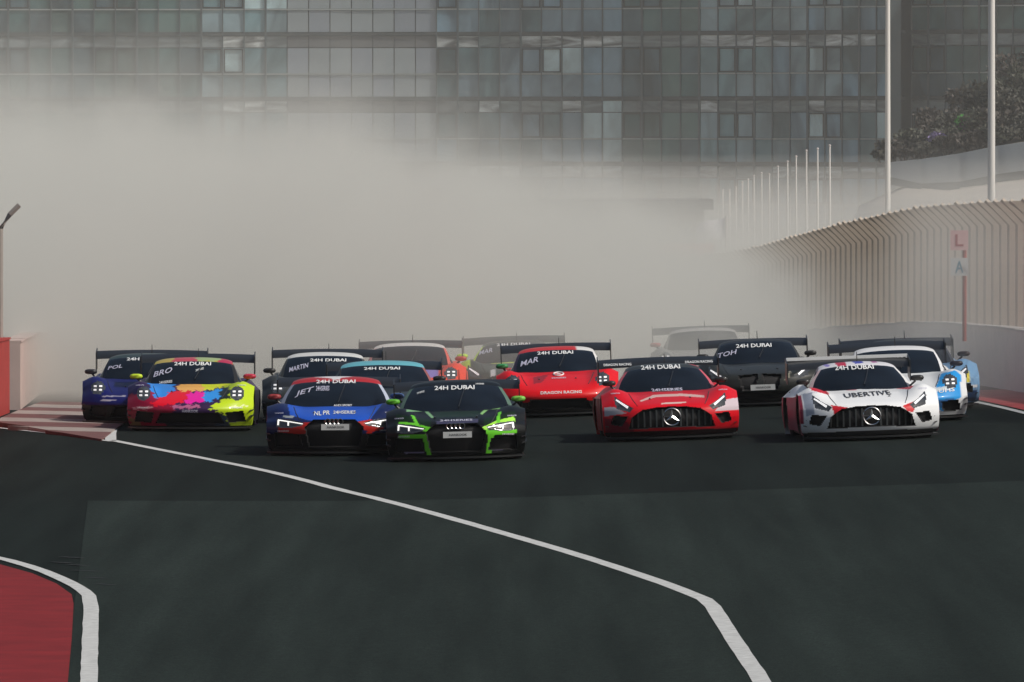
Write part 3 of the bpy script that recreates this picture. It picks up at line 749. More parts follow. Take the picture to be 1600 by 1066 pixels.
DB = '24H DUBAI'
G1, G2, G3 = (.15, .64, .03), (.40, .85, .08), (.005, .020, .005)
NV, BL, RD = (.006, .016, .085), (.012, .085, .50), (.45, .018, .012)
WH = (.84, .86, .87)
CARS = [
 dict(type='audi', cx=714, gy=718, s=108.6, zoom=(580, 560, 5.922), label='black and bright green race car leading the pack', base=(.003, .0045, .005), side=(.003, .004, .005),
      roof=(.004, .006, .007), pillar=(.10, .17, .13), mirror=(.10, .40, .02), mirror_right=(.18, .5, .06), plate=(808, 708, 265, 56),  # pillars lightened: their reflection is put into the colour
      polys=[(G3, [(240,500),(560,560),(570,660),(240,620)]), (G3, [(1060,560),(1340,500),(1340,640),(1050,650)]), (G3, [(590,490),(1020,490),(1000,545),(610,545)]),
             (G2, [(1020,655),(1160,590),(1335,550),(1338,605),(1110,645),(1060,685)]), (G1, [(1050,672),(1350,672),(1350,704),(1130,720),(1060,705)]),
             (G1, [(1095,700),(1150,700),(1115,890),(1065,890)]), (G1, [(1185,510),(1213,505),(1200,605),(1165,605)]),
             (G1, [(265,575),(400,585),(560,635),(650,660),(650,684),(540,680),(400,640),(265,605)]), (G1, [(265,695),(500,700),(560,672),(620,685),(530,735),(265,728)]),
             (G1, [(485,715),(535,715),(565,895),(520,895)]), (G1, [(383,515),(415,525),(468,615),(430,615)]),
             ((.22,.45,.22), [(335,462),(515,462),(600,545),(572,548),(503,483),(335,483)]), ((.30,.62,.20), [(1020,515),(1090,456),(1210,456),(1210,480),(1095,480),(1040,530)]),
             ((.05,.05,.10), [(610,575),(1000,565),(1000,600),(620,605)]), ((.25,.22,.38), [(300,845),(500,845),(500,870),(320,870)]), ((.25,.22,.38), [(1120,820),(1300,805),(1290,850),(1120,865)])],
      texts=[(DB, 785, 270, 372, 40, M_LET, 0), ('24HSERIES', 800, 578, 300, 16, M_PALE, 0), ('24HSERIES', 470, 305, 70, 18, M_LET, .25), ('24HSERIES', 1020, 240, 80, 14, M_LET, -.05)]),
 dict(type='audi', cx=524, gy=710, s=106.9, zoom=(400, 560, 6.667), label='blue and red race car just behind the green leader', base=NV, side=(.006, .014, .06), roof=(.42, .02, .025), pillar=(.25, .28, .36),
      pillar_right=(.45, .5, .6), mirror=(.30, .03, .03), mirror_right=(.10, .2, .5), low=(.30, (.008, .008, .009)), plate=(838, 718, 290, 62),
      polys=[(BL, [(330,465),(1330,465),(1200,640),(1000,672),(700,672),(540,640),(370,590)]), (RD, [(240,700),(520,668),(700,662),(640,720),(500,800),(250,770)]),
             (RD, [(990,680),(1200,640),(1345,680),(1335,745),(1220,770),(1165,905),(1125,905),(1170,760),(1080,725)]), ((.3,.34,.36), [(290,590),(410,600),(400,625),(290,612)])],
      roofpolys=[((.75,.72,.74), [(520,180),(820,205),(1100,170),(1100,150),(820,172),(520,160)]), ((.7,.7,.72), [(740,160),(900,160),(860,215),(780,215)])],
      texts=[(DB, 825, 240, 410, 38, M_LET, 0), ('JET', 500, 350, 200, 62, M_PALE, .28), ('24HSERIES', 690, 312, 140, 50, M_PALE, 0), ('AUDI SPORT', 905, 494, 190, 22, M_LET, 0), ('NL', 655, 578, 76, 44, M_LET, 0), ('PR', 745, 572, 72, 44, M_LET, 0), ('24HSERIES', 930, 568, 230, 34, M_LET, 0)]),
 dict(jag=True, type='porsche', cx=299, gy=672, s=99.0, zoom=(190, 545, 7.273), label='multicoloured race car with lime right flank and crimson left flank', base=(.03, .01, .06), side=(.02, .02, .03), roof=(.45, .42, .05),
      pillar=(.02, .02, .02), mirror=(.50, .65, .02), mirror_right=(.50, .02, .06),
      polys=[((.26,.004,.035), [(60,440),(620,440),(620,940),(60,940)]), ((.02,.012,.08), [(40,380),(340,430),(330,500),(60,530)]), ((.50,.68,.012), [(1180,370),(1540,370),(1540,960),(1200,960),(1150,720),(1000,690),(1160,580)]),
             ((.03,.24,.72), [(310,380),(560,330),(610,440),(560,560),(420,570),(330,470)]), ((.72,.004,.02), [(350,620),(600,485),(790,485),(740,610),(560,640),(400,665)]),
             ((.78,.01,.34), [(775,500),(945,485),(965,600),(740,640)]), ((.03,.28,.75), [(935,505),(1150,445),(1145,560),(955,620)]), ((.80,.42,.10), [(630,400),(950,375),(960,480),(640,485)]),
             ((.62,.68,.02), [(900,370),(1260,350),(1170,430),(945,480)]), ((.012,.02,.012), [(1120,470),(1240,430),(1240,560),(1130,600)]), ((.012,.01,.02), [(560,740),(1180,740),(1200,960),(520,960)]),
             ((.45,.12,.25), [(590,650),(900,645),(900,680),(600,690)]), ((.55,.25,.28), [(140,668),(365,668),(360,695),(145,695)]), ((.18,.13,.05), [(110,800),(230,790),(220,880),(110,880)]), ((.006,.02,.05), [(1090,760),(1220,770),(1240,900),(1090,900)]), ((.75,.82,.4), [(1250,660),(1450,640),(1450,655),(1260,680)])],
      roofpolys=[((.45,.35,.08), [(360,60),(560,60),(560,190),(360,200)]), ((.5,.06,.09), [(560,40),(830,40),(830,150),(560,150)]), ((.35,.45,.2), [(830,40),(1090,40),(1090,130),(830,130)]), ((.45,.03,.08), [(1090,60),(1260,60),(1260,220),(1090,160)])],
      texts=[(DB, 785, 165, 420, 42, M_LET, 0), ('BRO', 450, 262, 215, 62, M_PALE, .28), ('24HSERIES', 870, 232, 90, 26, M_LET, .3), ('24HSERIES', 490, 378, 150, 30, M_LET, .1), ('HANKOOK', 800, 715, 180, 30, M_PALE, 0)]),
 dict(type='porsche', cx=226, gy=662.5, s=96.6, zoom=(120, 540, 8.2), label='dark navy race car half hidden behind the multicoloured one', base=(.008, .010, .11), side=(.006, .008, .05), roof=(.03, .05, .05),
      pillar=(.008, .01, .02), mirror=(.02, .02, .025), low=(.30, (.008, .009, .008)), hi=False,
      polys=[((.35,.34,.42), [(350,648),(640,648),(640,664),(350,664)]), ((.4,.38,.46), [(340,700),(530,700),(530,714),(320,722)]), ((.4,.4,.4), [(105,760),(290,765),(290,810),(110,815)]), ((.03,.03,.04), [(125,770),(270,775),(270,800),(130,802)])],
      texts=[('POL', 465, 270, 190, 46, M_PALE, .15), (DB, 850, 165, 480, 40, M_LET, 0)]),
 dict(type='porsche', cx=506, gy=660, s=96.4, zoom=(400, 500, 5.333), label='dark grey race car with white roof behind the blue one', base=(.035, .04, .04), roof=(.62, .63, .62), pillar=(.05, .055, .05), mirror=(.02, .02, .02), hi=False,
      texts=[(DB, 595, 330, 300, 26, M_LET, 0), ('MARTIN', 350, 392, 160, 40, M_PALE, .25)], polys=[]),
 dict(type='audi', cx=597, gy=677, s=100.2, zoom=(400, 500, 5.333), label='dark race car with pale turquoise roof behind blue and green cars', base=(.03, .04, .045), roof=(.13, .42, .50), pillar=(.03, .04, .04), pillar_right=(.30, .10, .09), mirror=(.02, .02, .02), hi=False, polys=[],
      texts=[(DB, 1050, 402, 300, 24, M_LET, 0)]),
 dict(type='porsche', cx=640, gy=637, s=92.2, zoom=(530, 520, 7.273), label='orange red race car fading into dust behind the turquoise roof', base=(.72, .07, .035), roof=(.6, .58, .56), pillar=(.5, .2, .2), pillar_right=(.65, .12, .09), mirror=(.5, .06, .04), hi=False,
      polys=[((.25,.18,.5), [(960,400),(1130,380),(1130,520),(980,520)])], texts=[]),
 dict(type='merc', cx=806, gy=628, s=90.0, zoom=(700, 510, 8.0), label='dark race car with lime pillars and mirror in the dust', base=(.03, .04, .03), roof=(.05, .055, .05), pillar=(.58, .80, .05), mirror=(.52, .75, .03), hi=False, mx=.93,
      polys=[((.45,.6,.05), [(40,330),(300,330),(300,520),(40,520)]), ((.5,.6,.08), [(560,425),(830,425),(830,455),(560,455)]), ((.5,.5,.52), [(550,540),(610,540),(610,640),(550,640)])], texts=[(DB, 840, 205, 420, 36, M_LET, 0), ('MAR', 490, 285, 170, 55, M_PALE, .2)]),
 dict(type='porsche', cx=873, gy=650, s=95.8, zoom=(680, 500, 5.333), label='bright red race car with half white roof in second row', base=(.70, .006, .012), roof=(.55, .02, .02), pillar=(.03, .02, .05), pillar_right=(.72, .72, .70), mirror=(.03, .25, .08), mirror_right=(.02, .02, .02), low=(.22, (.02, .02, .018)), hi=False,
      roofpolys=[((.72,.72,.70), [(1180,190),(1400,190),(1400,420),(1250,300),(1190,235)])], polys=[((.32,.01,.02), [(830,470),(960,450),(900,520),(830,530)])],
      ring=(1040, 455), texts=[(DB, 1020, 266, 300, 28, M_LET, 0), ('MAR', 800, 335, 150, 44, M_PALE, .25), ('DRAGON RACING', 1055, 612, 340, 24, M_LET, 0), ('24HSERIES', 1040, 488, 120, 12, M_PALE, 0)]),
 dict(type='merc', cx=1047, gy=686, s=105.3, yaw=1.6, zoom=(920, 540, 6.154), label='red race car with chrome slatted grille and black rear wing', base=(.66, .004, .014), side=(.42, .02, .03), roof=(.03, .035, .035), pillar=(.55, .10, .13), mirror=(.02, .02, .02), mx=.84, wing_text=True, low=(.125, (.03, .006, .008)),  # low: shadow below the grille lip painted as darker red
      roofpolys=[((.5,.05,.08), [(300,90),(460,90),(420,200),(300,220)]), ((.5,.05,.08), [(970,90),(1120,90),(1200,230),(1050,180)])],
      polys=[((.42,.40,.44), [(150,575),(240,572),(355,640),(150,660)]), ((.60,.5,.55), [(1320,540),(1460,520),(1460,645),(1200,645),(1250,592)]), ((.70,.46,.42), [(490,520),(640,468),(900,466),(1115,490),(1110,512),(880,490),(650,492),(500,532)]),
             ((.72,.52,.48), [(690,550),(930,545),(930,560),(690,565)]), ((.05,.03,.03), [(590,375),(1000,375),(930,440),(640,440)]), ((.28,.0,.02), [(150,680),(330,700),(420,800),(400,860),(150,860)])],
      texts=[(DB, 755, 200, 378, 42, M_LET, 0), ('SCH', 455, 275, 190, 52, M_PALE, .2), ('24HSERIES', 790, 425, 300, 28, M_PALE, 0)]),
 dict(type='bmw', cx=1187, gy=634, s=94.6, zoom=(1030, 510, 6.667), label='matte black race car with white plate between red and white cars', base=(.022, .025, .024), roof=(.022, .024, .026), pillar=(.03, .033, .033), mirror=(.02, .02, .02), hi=False, plate=(1073, 645, 255, 58), dim=True,
      polys=[((.30,.29,.22), [(1300,580),(1395,420),(1410,430),(1325,590)])], texts=[(DB, 1025, 188, 370, 42, M_LET, 0), ('TOH', 745, 265, 200, 50, M_PALE, .2)]),
 dict(type='merc', cx=1356, gy=685.5, s=107.0, yaw=2.4, zoom=(1220, 520, 5.0), label='white and red race car with chrome slatted grille on the right', base=WH, side=(.45, .12, .16), roof=(.70, .70, .74), low=(.115, (.05, .05, .05)), pillar=(.66, .50, .50), pillar_right=(.72, .72, .72), mirror=(.02, .02, .02), mx=.84, wing_z=1.05, wing_strip=True,  # low: shadow below the front lip painted dark on the bumper
      roofpolys=[((.5,.02,.06), [(500,170),(600,170),(590,250),(520,250)]), ((.06,.07,.42), [(640,170),(740,170),(730,230),(660,235)]), ((.4,.1,.3), [(790,180),(850,180),(850,230),(800,230)]), ((.25,.2,.55), [(420,200),(470,190),(460,250),(430,250)])],
      polys=[((.55,.015,.03), [(235,400),(420,415),(375,475),(240,435)]), ((.55,.015,.03), [(950,395),(1095,395),(1015,455),(955,445)]), ((.55,.012,.025), [(370,555),(500,580),(440,640),(390,625)]), ((.65,.012,.02), [(925,582),(1030,545),(1010,635),(960,625)]),
             ((.34,.38,.46), [(165,460),(245,455),(240,620),(180,640)]), ((.60,.25,.27), [(545,400),(650,400),(630,445),(550,445)]), ((.03,.04,.06), [(650,400),(900,400),(830,440),(680,440)]), ((.30,.02,.05), [(120,470),(165,470),(165,700),(120,690)])],
      texts=[(DB, 650, 265, 305, 36, M_LET, 0), ('BSR', 425, 280, 165, 46, M_LET, .15), ('UBERTIVE', 680, 482, 370, 34, M_LETD, .04)]),
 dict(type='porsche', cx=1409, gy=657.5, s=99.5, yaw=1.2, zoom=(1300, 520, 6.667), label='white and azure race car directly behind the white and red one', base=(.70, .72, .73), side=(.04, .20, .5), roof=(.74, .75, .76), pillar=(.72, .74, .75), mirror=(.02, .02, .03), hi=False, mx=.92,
      polys=[((.02,.30,.72), [(1080,560),(1150,440),(1290,410),(1360,470),(1330,560),(1330,700),(1270,720),(1250,830),(1070,830)]), ((.6,.68,.72), [(1070,590),(1250,560),(1260,600),(1080,630)]), ((.04,.14,.35), [(1080,720),(1240,700),(1240,800),(1080,800)])],
      texts=[(DB, 730, 262, 260, 30, M_LET, 0), ('UHS', 1175, 620, 170, 40, M_LET, .1)]),
 dict(type='bmw', cx=1429, gy=639, s=95.4, yaw=2.2, zoom=(1300, 520, 6.667), label='pale blue race car with dark roof nearest the right wall', base=(.20, .38, .60), side=(.24, .36, .5), roof=(.02, .022, .024), pillar=(.2, .22, .22), pillar_right=(.05, .06, .08), mirror=(.03, .02, .02), hi=False,
      polys=[((.70,.58,.05), [(1370,420),(1420,420),(1420,540),(1370,540)]), ((.68,.70,.70), [(1365,570),(1480,570),(1480,600),(1365,600)]), ((.02,.06,.16), [(1370,620),(1480,620),(1480,740),(1370,740)])], texts=[]),
 dict(type='porsche', cx=1103, gy=606.5, s=85.5, zoom=(1030, 510, 6.667), label='faint white roofed race car deep in the dust', base=(.2, .2, .2), roof=(.35, .34, .33), pillar=(.25, .25, .24), mirror=(.4, .1, .1), hi=False, polys=[], texts=[]),  # greyed colours: dust haze put into the paint so it blends
]
for sp in CARS: make_car(sp)

# ------------------------------------------------------------------ glass building far behind
BX = empty('glass_building', (0, 590, -3)); tag(BX, 'wide curved glass curtain wall building behind the dust', 'building')
path = [Vector((-48., 596.))]
while path[-1].x < 46:
    x = path[-1].x; sl_ = -0.04-1.0/(1+math.exp(-(x-8)/7)); d = Vector((1, sl_)).normalized(); path.append(path[-1]+d*1.25)
def gm(name, c, r=.22, n=.45, sc=.28, stretch=(1, 1, .55), lo=None):  # distorted noise paints wobbly reflections into the base colour
    m = bpy.data.materials.new(name); m.use_nodes = True; t = m.node_tree; b = t.nodes['Principled BSDF']; MATS[name] = m
    g = t.nodes.new('ShaderNodeNewGeometry'); mp = t.nodes.new('ShaderNodeMapping'); mp.inputs['Scale'].default_value = stretch
    t.links.new(g.outputs['Position'], mp.inputs[0]); q = t.nodes.new('ShaderNodeTexNoise'); q.inputs['Scale'].default_value = sc; q.inputs['Detail'].default_value = 5
    q.inputs['Distortion'].default_value = 1.6; t.links.new(mp.outputs[0], q.inputs['Vector'])
    cr = t.nodes.new('ShaderNodeMapRange'); cr.inputs[1].default_value = .36; cr.inputs[2].default_value = .66; cr.inputs[3].default_value = 1-n if lo is None else lo; cr.inputs[4].default_value = 1+n
    t.links.new(q.outputs[0], cr.inputs[0]); v = t.nodes.new('ShaderNodeVectorMath'); v.operation = 'SCALE'; v.inputs[0].default_value = c
    t.links.new(cr.outputs[0], v.inputs['Scale']); t.links.new(v.outputs[0], b.inputs['Base Color']); b.inputs['Roughness'].default_value = r; return m
GLS = [gm('glass_teal', (0.146, 0.254, 0.287)), gm('glass_slate', (0.160, 0.243, 0.299)), gm('glass_dark', (0.082, 0.147, 0.167)), gm('glass_grey', (0.199, 0.288, 0.323)), gm('glass_pale', (0.408, 0.554, 0.586), .3), gm('glass_blue', (0.165, 0.271, 0.347))]
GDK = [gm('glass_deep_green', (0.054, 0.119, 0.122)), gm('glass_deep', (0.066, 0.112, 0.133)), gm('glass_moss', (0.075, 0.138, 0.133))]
PNL = [mat('panel_pale', (.29, .345, .37), .5, noise=.08, nscale=1.0), mat('panel_pale_blue', (.27, .32, .37), .5, noise=.08, nscale=1.0)]
_st = (.6, .6, 3.0)
SPN = [gm('spandrel_grey', (.17, .205, .215), .3, .4, .5, _st), gm('spandrel_reflection', (.34, .385, .395), .3, .75, .55, _st, .3), gm('spandrel_teal', (.15, .20, .21), .3, .4, .5, _st), gm('spandrel_reflection_pale', (.44, .48, .48), .3, .7, .5, _st, .25)]  # streaky noise paints strips of bright reflection into the spandrel colours
PSP = mat('panel_band', (.14, .15, .155), .6, noise=.1, nscale=2)
M_SLAB = mat('slab_edge', (.045, .058, .062), .6); M_TRAN = mat('transom_metal', (.36, .41, .41), .4); M_MUL = mat('mullion_metal', (.07, .095, .105), .45); M_FRM = mat('window_frame_metal', (.018, .026, .03), .5)
slabs = [17.74, 13.99, 10.24, 6.49, 2.73, -1.02]
o = BX.location
def unit(name, sx, sz, m):
    return mesh(name, *(lambda b: (b.v, b.f))(MB().box((-sx/2, -.02, -sz/2), (sx/2, .02, sz/2))), m)
PM = {}
def pm(kind, sx, sz, m):
    k = (kind, m.name)
    if k not in PM: PM[k] = unit(kind, sx, sz, m)
    return PM[k]
extra = {}
np_ = 0
def frame_mesh():
    b = MB(); X_, Z_ = .56, .70
    b.box((-X_, -.06, -Z_), (-X_+.07, .0, Z_)); b.box((X_-.07, -.06, -Z_), (X_, .0, Z_)); b.box((-X_+.07, -.06, -Z_), (X_-.07, 0, -Z_+.07)); b.box((-X_+.07, -.06, Z_-.07), (X_-.07, 0, Z_))
    return mesh('casement_frame', b.v, b.f, M_FRM)
ME_FRAME = frame_mesh()
rb = random.Random(11)
def pxof(p): return 800+FPX*p.x/p.y
for i in range(len(path)-1):
    a, b = path[i], path[i+1]; c = (a+b)/2; t = (b-a).normalized(); ang = math.atan2(t.y, t.x); px = pxof(c)
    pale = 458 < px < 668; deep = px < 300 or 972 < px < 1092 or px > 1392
    nrm = Vector((t.y, -t.x))
    inframe = -20 < px < 1620
    set_b = 1.6 if px > 1392 else 0.0
    frame_col = (i*7 % 5 in (0, 3)) and not pale
    if i % 4 == 0: bay = rb.sample(GLS[:4]+[GLS[5]], 2)
    for k, zs_ in enumerate(slabs[:-1]):
        vis = inframe and zs_ < 15
        def put(kind, sx, z0, z1, m, jitter=.012, outw=0.0):
            me = pm(kind, sx, z1-z0, m); p = c+nrm*(outw-set_b)
            ob = bpy.data.objects.new(kind, me); COL.objects.link(ob); ob.parent = BX
            ob.location = (p.x-o.x, p.y-o.y, (z0+z1)/2-o.z); ob.rotation_euler = (rb.gauss(0, jitter), 0, ang+rb.gauss(0, jitter)); return ob
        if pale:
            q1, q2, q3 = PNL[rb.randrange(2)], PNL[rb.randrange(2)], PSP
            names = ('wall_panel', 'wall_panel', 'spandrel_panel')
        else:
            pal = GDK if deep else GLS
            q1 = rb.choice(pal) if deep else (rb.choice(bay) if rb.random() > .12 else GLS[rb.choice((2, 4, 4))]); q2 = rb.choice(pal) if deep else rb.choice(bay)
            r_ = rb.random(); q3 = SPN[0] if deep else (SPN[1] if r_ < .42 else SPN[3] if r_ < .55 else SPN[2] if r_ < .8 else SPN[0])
            if 948 < px < 980 and 6 < zs_ < 7: q1 = q2 = q3 = GLS[4]
            if 1262 < px < 1288 and zs_ < 11: q1 = GLS[4]
            names = ('glass_pane', 'glass_pane', 'spandrel_panel')
        if vis and zs_ > 2:
            put(names[0], 1.19, zs_-2.30, zs_-.85, q1); put('glass_pane' if not pale else 'wall_panel', 1.19, zs_-3.66, zs_-2.40, q2) if False else None
            me = pm('lower_'+names[0], 1.19, 1.26, q2); p = c-nrm*set_b
            ob = bpy.data.objects.new(names[0], me); COL.objects.link(ob); ob.parent = BX; ob.location = (p.x-o.x, p.y-o.y, zs_-3.03-o.z); ob.rotation_euler = (rb.gauss(0, .012), 0, ang+rb.gauss(0, .012))
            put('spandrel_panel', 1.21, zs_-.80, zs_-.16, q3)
            if frame_col:
                ob = bpy.data.objects.new('casement_frame', ME_FRAME); COL.objects.link(ob); ob.parent = BX
                p = c+nrm*(.03-set_b); ob.location = (p.x-o.x, p.y-o.y, zs_-1.575-o.z); ob.rotation_euler = (0, 0, ang)
        else:
            mb = extra.setdefault(q1.name, MB())
            for z0, z1 in ((zs_-2.3, zs_-.85), (zs_-3.66, zs_-2.4), (zs_-.8, zs_-.16)):
                p0, p1 = a+t*.03-nrm*set_b, b-t*.03-nrm*set_b
                mb.add([(p0.x-o.x, p0.y-o.y, z0-o.z), (p1.x-o.x, p1.y-o.y, z0-o.z), (p1.x-o.x, p1.y-o.y, z1-o.z), (p0.x-o.x, p0.y-o.y, z1-o.z)], [(0, 1, 2, 3)])
    # mullion between modules
    if not pale:
        p = a+nrm*(.05-set_b); wd = .03 if i % 3 else .06
        ob = MB().box((-wd, -.05, -2.9), (wd, .05, 18)).build('mullion', M_MUL, BX); ob.location = (p.x-o.x, p.y-o.y, -o.z); ob.rotation_euler = (0, 0, ang)
for k_, mb in extra.items():
    tag(mb.build('distant_glazing', MATS[k_], BX), kind='stuff')
def strip(name, z0, z1, out0, out1, m):
    for back in (False, True):
        mb = MB()
        for i in range(len(path)-1):
            a, b = path[i], path[i+1]
            if (pxof((a+b)/2) > 1392) != back: continue
            t = (b-a).normalized(); nr = Vector((t.y, -t.x)); sb = 1.6 if back else 0
            P = lambda q, s, z: (q.x+nr.x*(s-sb)-o.x, q.y+nr.y*(s-sb)-o.y, z-o.z)
            mb.hexa([P(a, out1, z0), P(b, out1, z0), P(b, out0, z0), P(a, out0, z0), P(a, out1, z1), P(b, out1, z1), P(b, out0, z1), P(a, out0, z1)])
        mb.build(name, m, BX)
for zs_ in slabs:
    strip('floor_slab', zs_-.13, zs_+.06, -1.0, .09, M_SLAB)
    strip('transom', zs_-2.385, zs_-2.315, -.1, .075, M_TRAN)
strip('rear_wall', -3, 19, -6, -2.2, M_SLAB)
# dark corner column where the facade steps back
cpt = min(path, key=lambda p: abs(pxof(p)-1386)); MB().box((-.35, -.9, -3), (.35, .9, 19)).build('corner_column', M_MUL, BX).location = (cpt.x-o.x, cpt.y-.2-o.y, 0-o.z)

# ------------------------------------------------------------------ low pavilion lost in the dust
q0, q1 = at(742, 312, 450), at(1100, 312, 450); z1 = q0.z; z0 = -3.05
PV = empty('low_pavilion', ((q0.x+q1.x)/2, 450, -3)); tag(PV, 'long low grey pavilion blurred by the dust', 'building'); hwid = (q1.x-q0.x)/2
MB().box((-hwid, 0, 0), (hwid, 8, z1+2.55)).build('wall', mat('pavilion_wall', (.10, .11, .12), .7, noise=.15, nscale=.8), PV)
MB().box((-hwid-.4, -.8, z1+2.56), (hwid+.4, 8.4, z1+3.0)).build('roof', mat('pavilion_roof', (.05, .055, .06), .7), PV)
nw = 9
for i in range(nw):
    xx = -hwid+.5+(2*hwid-1)*i/nw
    MB().box((xx+.08, -.06, .9), (xx+(2*hwid-1)/nw-.08, -.01, z1+2.1)).build('window', GLS[i % 3], PV)
# red hoarding with a white flag beside it
rbq = at(1062, 392, 330); RB = empty('red_hoarding', (rbq.x, 330, zf(rbq.x, 330))); tag(RB, 'low red hoarding just visible through the dust', 'barrier')
hz0, hz1 = at(1062, 408, 330).z-RB.location.z, at(1062, 376, 330).z-RB.location.z
for i in range(3): MB().hexa([(-1.05+i*.72, 0, hz0-.25*(2-i)*.2), (-1.05+i*.72+.70, 0, hz0), (-1.05+i*.72+.70, .08, hz0), (-1.05+i*.72, .08, hz0), (-1.05+i*.72, 0, hz1-.1), (-1.05+i*.72+.7, 0, hz1-.12), (-1.05+i*.72+.7, .08, hz1-.12), (-1.05+i*.72, .08, hz1-.1)]).build('panel', mat('hoarding_red', (.6, .06, .04), .7, noise=.1, nscale=2), RB)
for i in range(4): MB().box((-1.05+i*.72-.03, .09, 0), (-1.05+i*.72+.03, .15, hz1)).build('post', M_POSTL, RB)
fq = at(1135, 400, 325); FL = empty('flag', (fq.x, 325, zf(fq.x, 325))); tag(FL, 'white flag flying beside the red hoarding', 'flag')
zt = at(1135, 338, 325).z-FL.location.z
MB().tube([(0, 0, 0), (0, 0, zt)], .03, 6).build('pole', M_CAP, FL)
vv, ff = [], []
for i in range(13):
    for j in range(7): vv.append((-.05-i*.075, .025*math.sin(i*.55+j*.2), zt-.05-j*.11-.03*math.sin(i*.5)-.006*i*i*.3))
for i in range(12):
    for j in range(6): ff.append((i*7+j, i*7+j+1, (i+1)*7+j+1, (i+1)*7+j))
link('cloth', mesh('cloth', vv, ff, mat('flag_white', (.8, .8, .84), .8), True), FL)

# ------------------------------------------------------------------ flagpoles and lamp posts
M_POLE = mat('pole_white', (.72, .71, .68), .5)
fp = [(1129.5, 299), (1140, 298), (1150, 294), (1160, 286), (1169, 282), (1178, 276), (1190, 272), (1202, 274), (1215.5, 262), (1230.5, 254), (1244, 246), (1260, 237), (1277.5, 234), (1296.5, 229)]
nth = ['fourteenth', 'thirteenth', 'twelfth', 'eleventh', 'tenth', 'ninth', 'eighth', 'seventh', 'sixth', 'fifth', 'fourth', 'third', 'second', 'first']
for i, (px, py) in enumerate(fp):
    Yp = 520-100*i/13; t_ = at(px, py, Yp); g = zf(t_.x, Yp)
    r_ = empty('flagpole', (t_.x, Yp, g)); tag(r_, '%s bare white flagpole counted from the right end of the row' % nth[i], 'flagpole', 'row of bare flagpoles')
    h = t_.z-g; MB().tube([(0, 0, 0), (0, 0, h*.5), (0, 0, h)], [.055, .05, .032], 8).build('pole', M_POLE, r_, True, 50)
    mb = MB(); vv, ff = lathe([(0, .0001), (.03, .05), (.07, .05), (.1, .0001)], 8); mb.add([(b, c, h-.01+a) for a, b, c in vv], ff); mb.build('finial', M_CAP, r_, True)
    MB().box((-.15, -.15, 0), (.15, .15, .12)).build('base', M_CAP, r_)
for (px, Yp, rad, lab) in ((1387, 400, .105, 'tall pale lamp post rising beside the left end of the shrubs'), (1549, 268, .095, 'tall pale lamp post rising behind the right debris fence')):
    t_ = at(px, 300, Yp); g = zf(t_.x, Yp); r_ = empty('lamp_post', (t_.x, Yp, g)); tag(r_, lab, 'lamp post')
    MB().tube([(0, 0, 0), (0, 0, 7), (0, 0, 14)], [rad*1.15, rad, rad*.8], 12).build('pole', M_POLE, r_, True, 50)
    MB().tube([(0, 0, 0), (0, 0, .5)], [rad*1.7, rad*1.6], 12).build('base', M_POLE, r_, True, 40)
    ar = MB().tube([(0, 0, 13.9), (-.9, 0, 14.5), (-2.0, 0, 14.6)], .05, 8).build('arm', M_POLE, r_, True)
    MB().hexa([(-2.7, -.18, 14.5), (-1.9, -.14, 14.5), (-1.9, .14, 14.5), (-2.7, .18, 14.5), (-2.6, -.12, 14.66), (-1.95, -.1, 14.68), (-1.95, .1, 14.68), (-2.6, .12, 14.66)]).build('lamp_head', M_POSTL, ar)

# ------------------------------------------------------------------ planted ramp on the right
M_RAMP = mat('ramp_concrete', (.42, .455, .475), .8, noise=.08, nscale=.5); M_EMB = mat('embankment_sand', (.40, .36, .31), .9, noise=.15, nscale=.4)
Yw = 470
tops = [(1388, 254, 276), (1440, 249, 287), (1500, 240, 284), (1560, 228, 272), (1620, 219, 264), (1760, 200, 245)]
RW = empty('ramp_wall', (at(1388, 254, Yw).x, Yw, -3)); tag(RW, 'pale concrete ramp wall below the dark shrubs', 'wall')
for i in range(len(tops)-1):
    (xa_, ya_, ba_), (xb_, yb_, bb_) = tops[i], tops[i+1]
    A, B, C_, D_ = at(xa_, ya_, Yw), at(xb_, yb_, Yw-1), at(xb_, bb_, Yw-1), at(xa_, ba_, Yw)
    L = lambda p, dy: (p.x-RW.location.x, p.y+dy-RW.location.y, p.z-RW.location.z)
    g = .01
    MB().hexa([L(D_, 0), L(C_, 0), L(C_, .4), L(D_, .4), L(A, 0), L(B, 0), L(B, .4), L(A, .4)]).build('wall_panel', M_RAMP, RW)
    MB().hexa([L(D_+Vector((0, 0, -.35)), .25), L(C_+Vector((0, 0, -.35)), .25), L(C_+Vector((0, 0, -.35)), .9), L(D_+Vector((0, 0, -.35)), .9), L(D_, .25), L(C_, .25), L(C_, .9), L(D_, .9)]).build('painted_shadow_strip', M_MUL, RW)  # solid dark strip that paints the shade under the wall
# sandy bank below the wall
xs_ = np.linspace(14, 60, 24); ysb = np.linspace(360, 471.2, 14); vv = []
for y_ in ysb:
    for x_ in xs_:
        f_ = (y_-360)/111.2; zt_ = np.interp(800+FPX*x_/471, [t_[0] for t_ in tops], [at(t_[0], t_[2]+9, 471).z for t_ in tops])
        zr = -3.06+max(0, (zt_+3.06))*f_**1.3; vv.append((x_, y_, zr*min(1, max(0, (x_-14)/2.5))+(-3.06)*(1-min(1, max(0, (x_-14)/2.5)))))
ff = [(j*24+i, j*24+i+1, (j+1)*24+i+1, (j+1)*24+i) for j in range(13) for i in range(23)]
tag(link('embankment', mesh('embankment', vv, ff, M_EMB, True)), kind='structure')
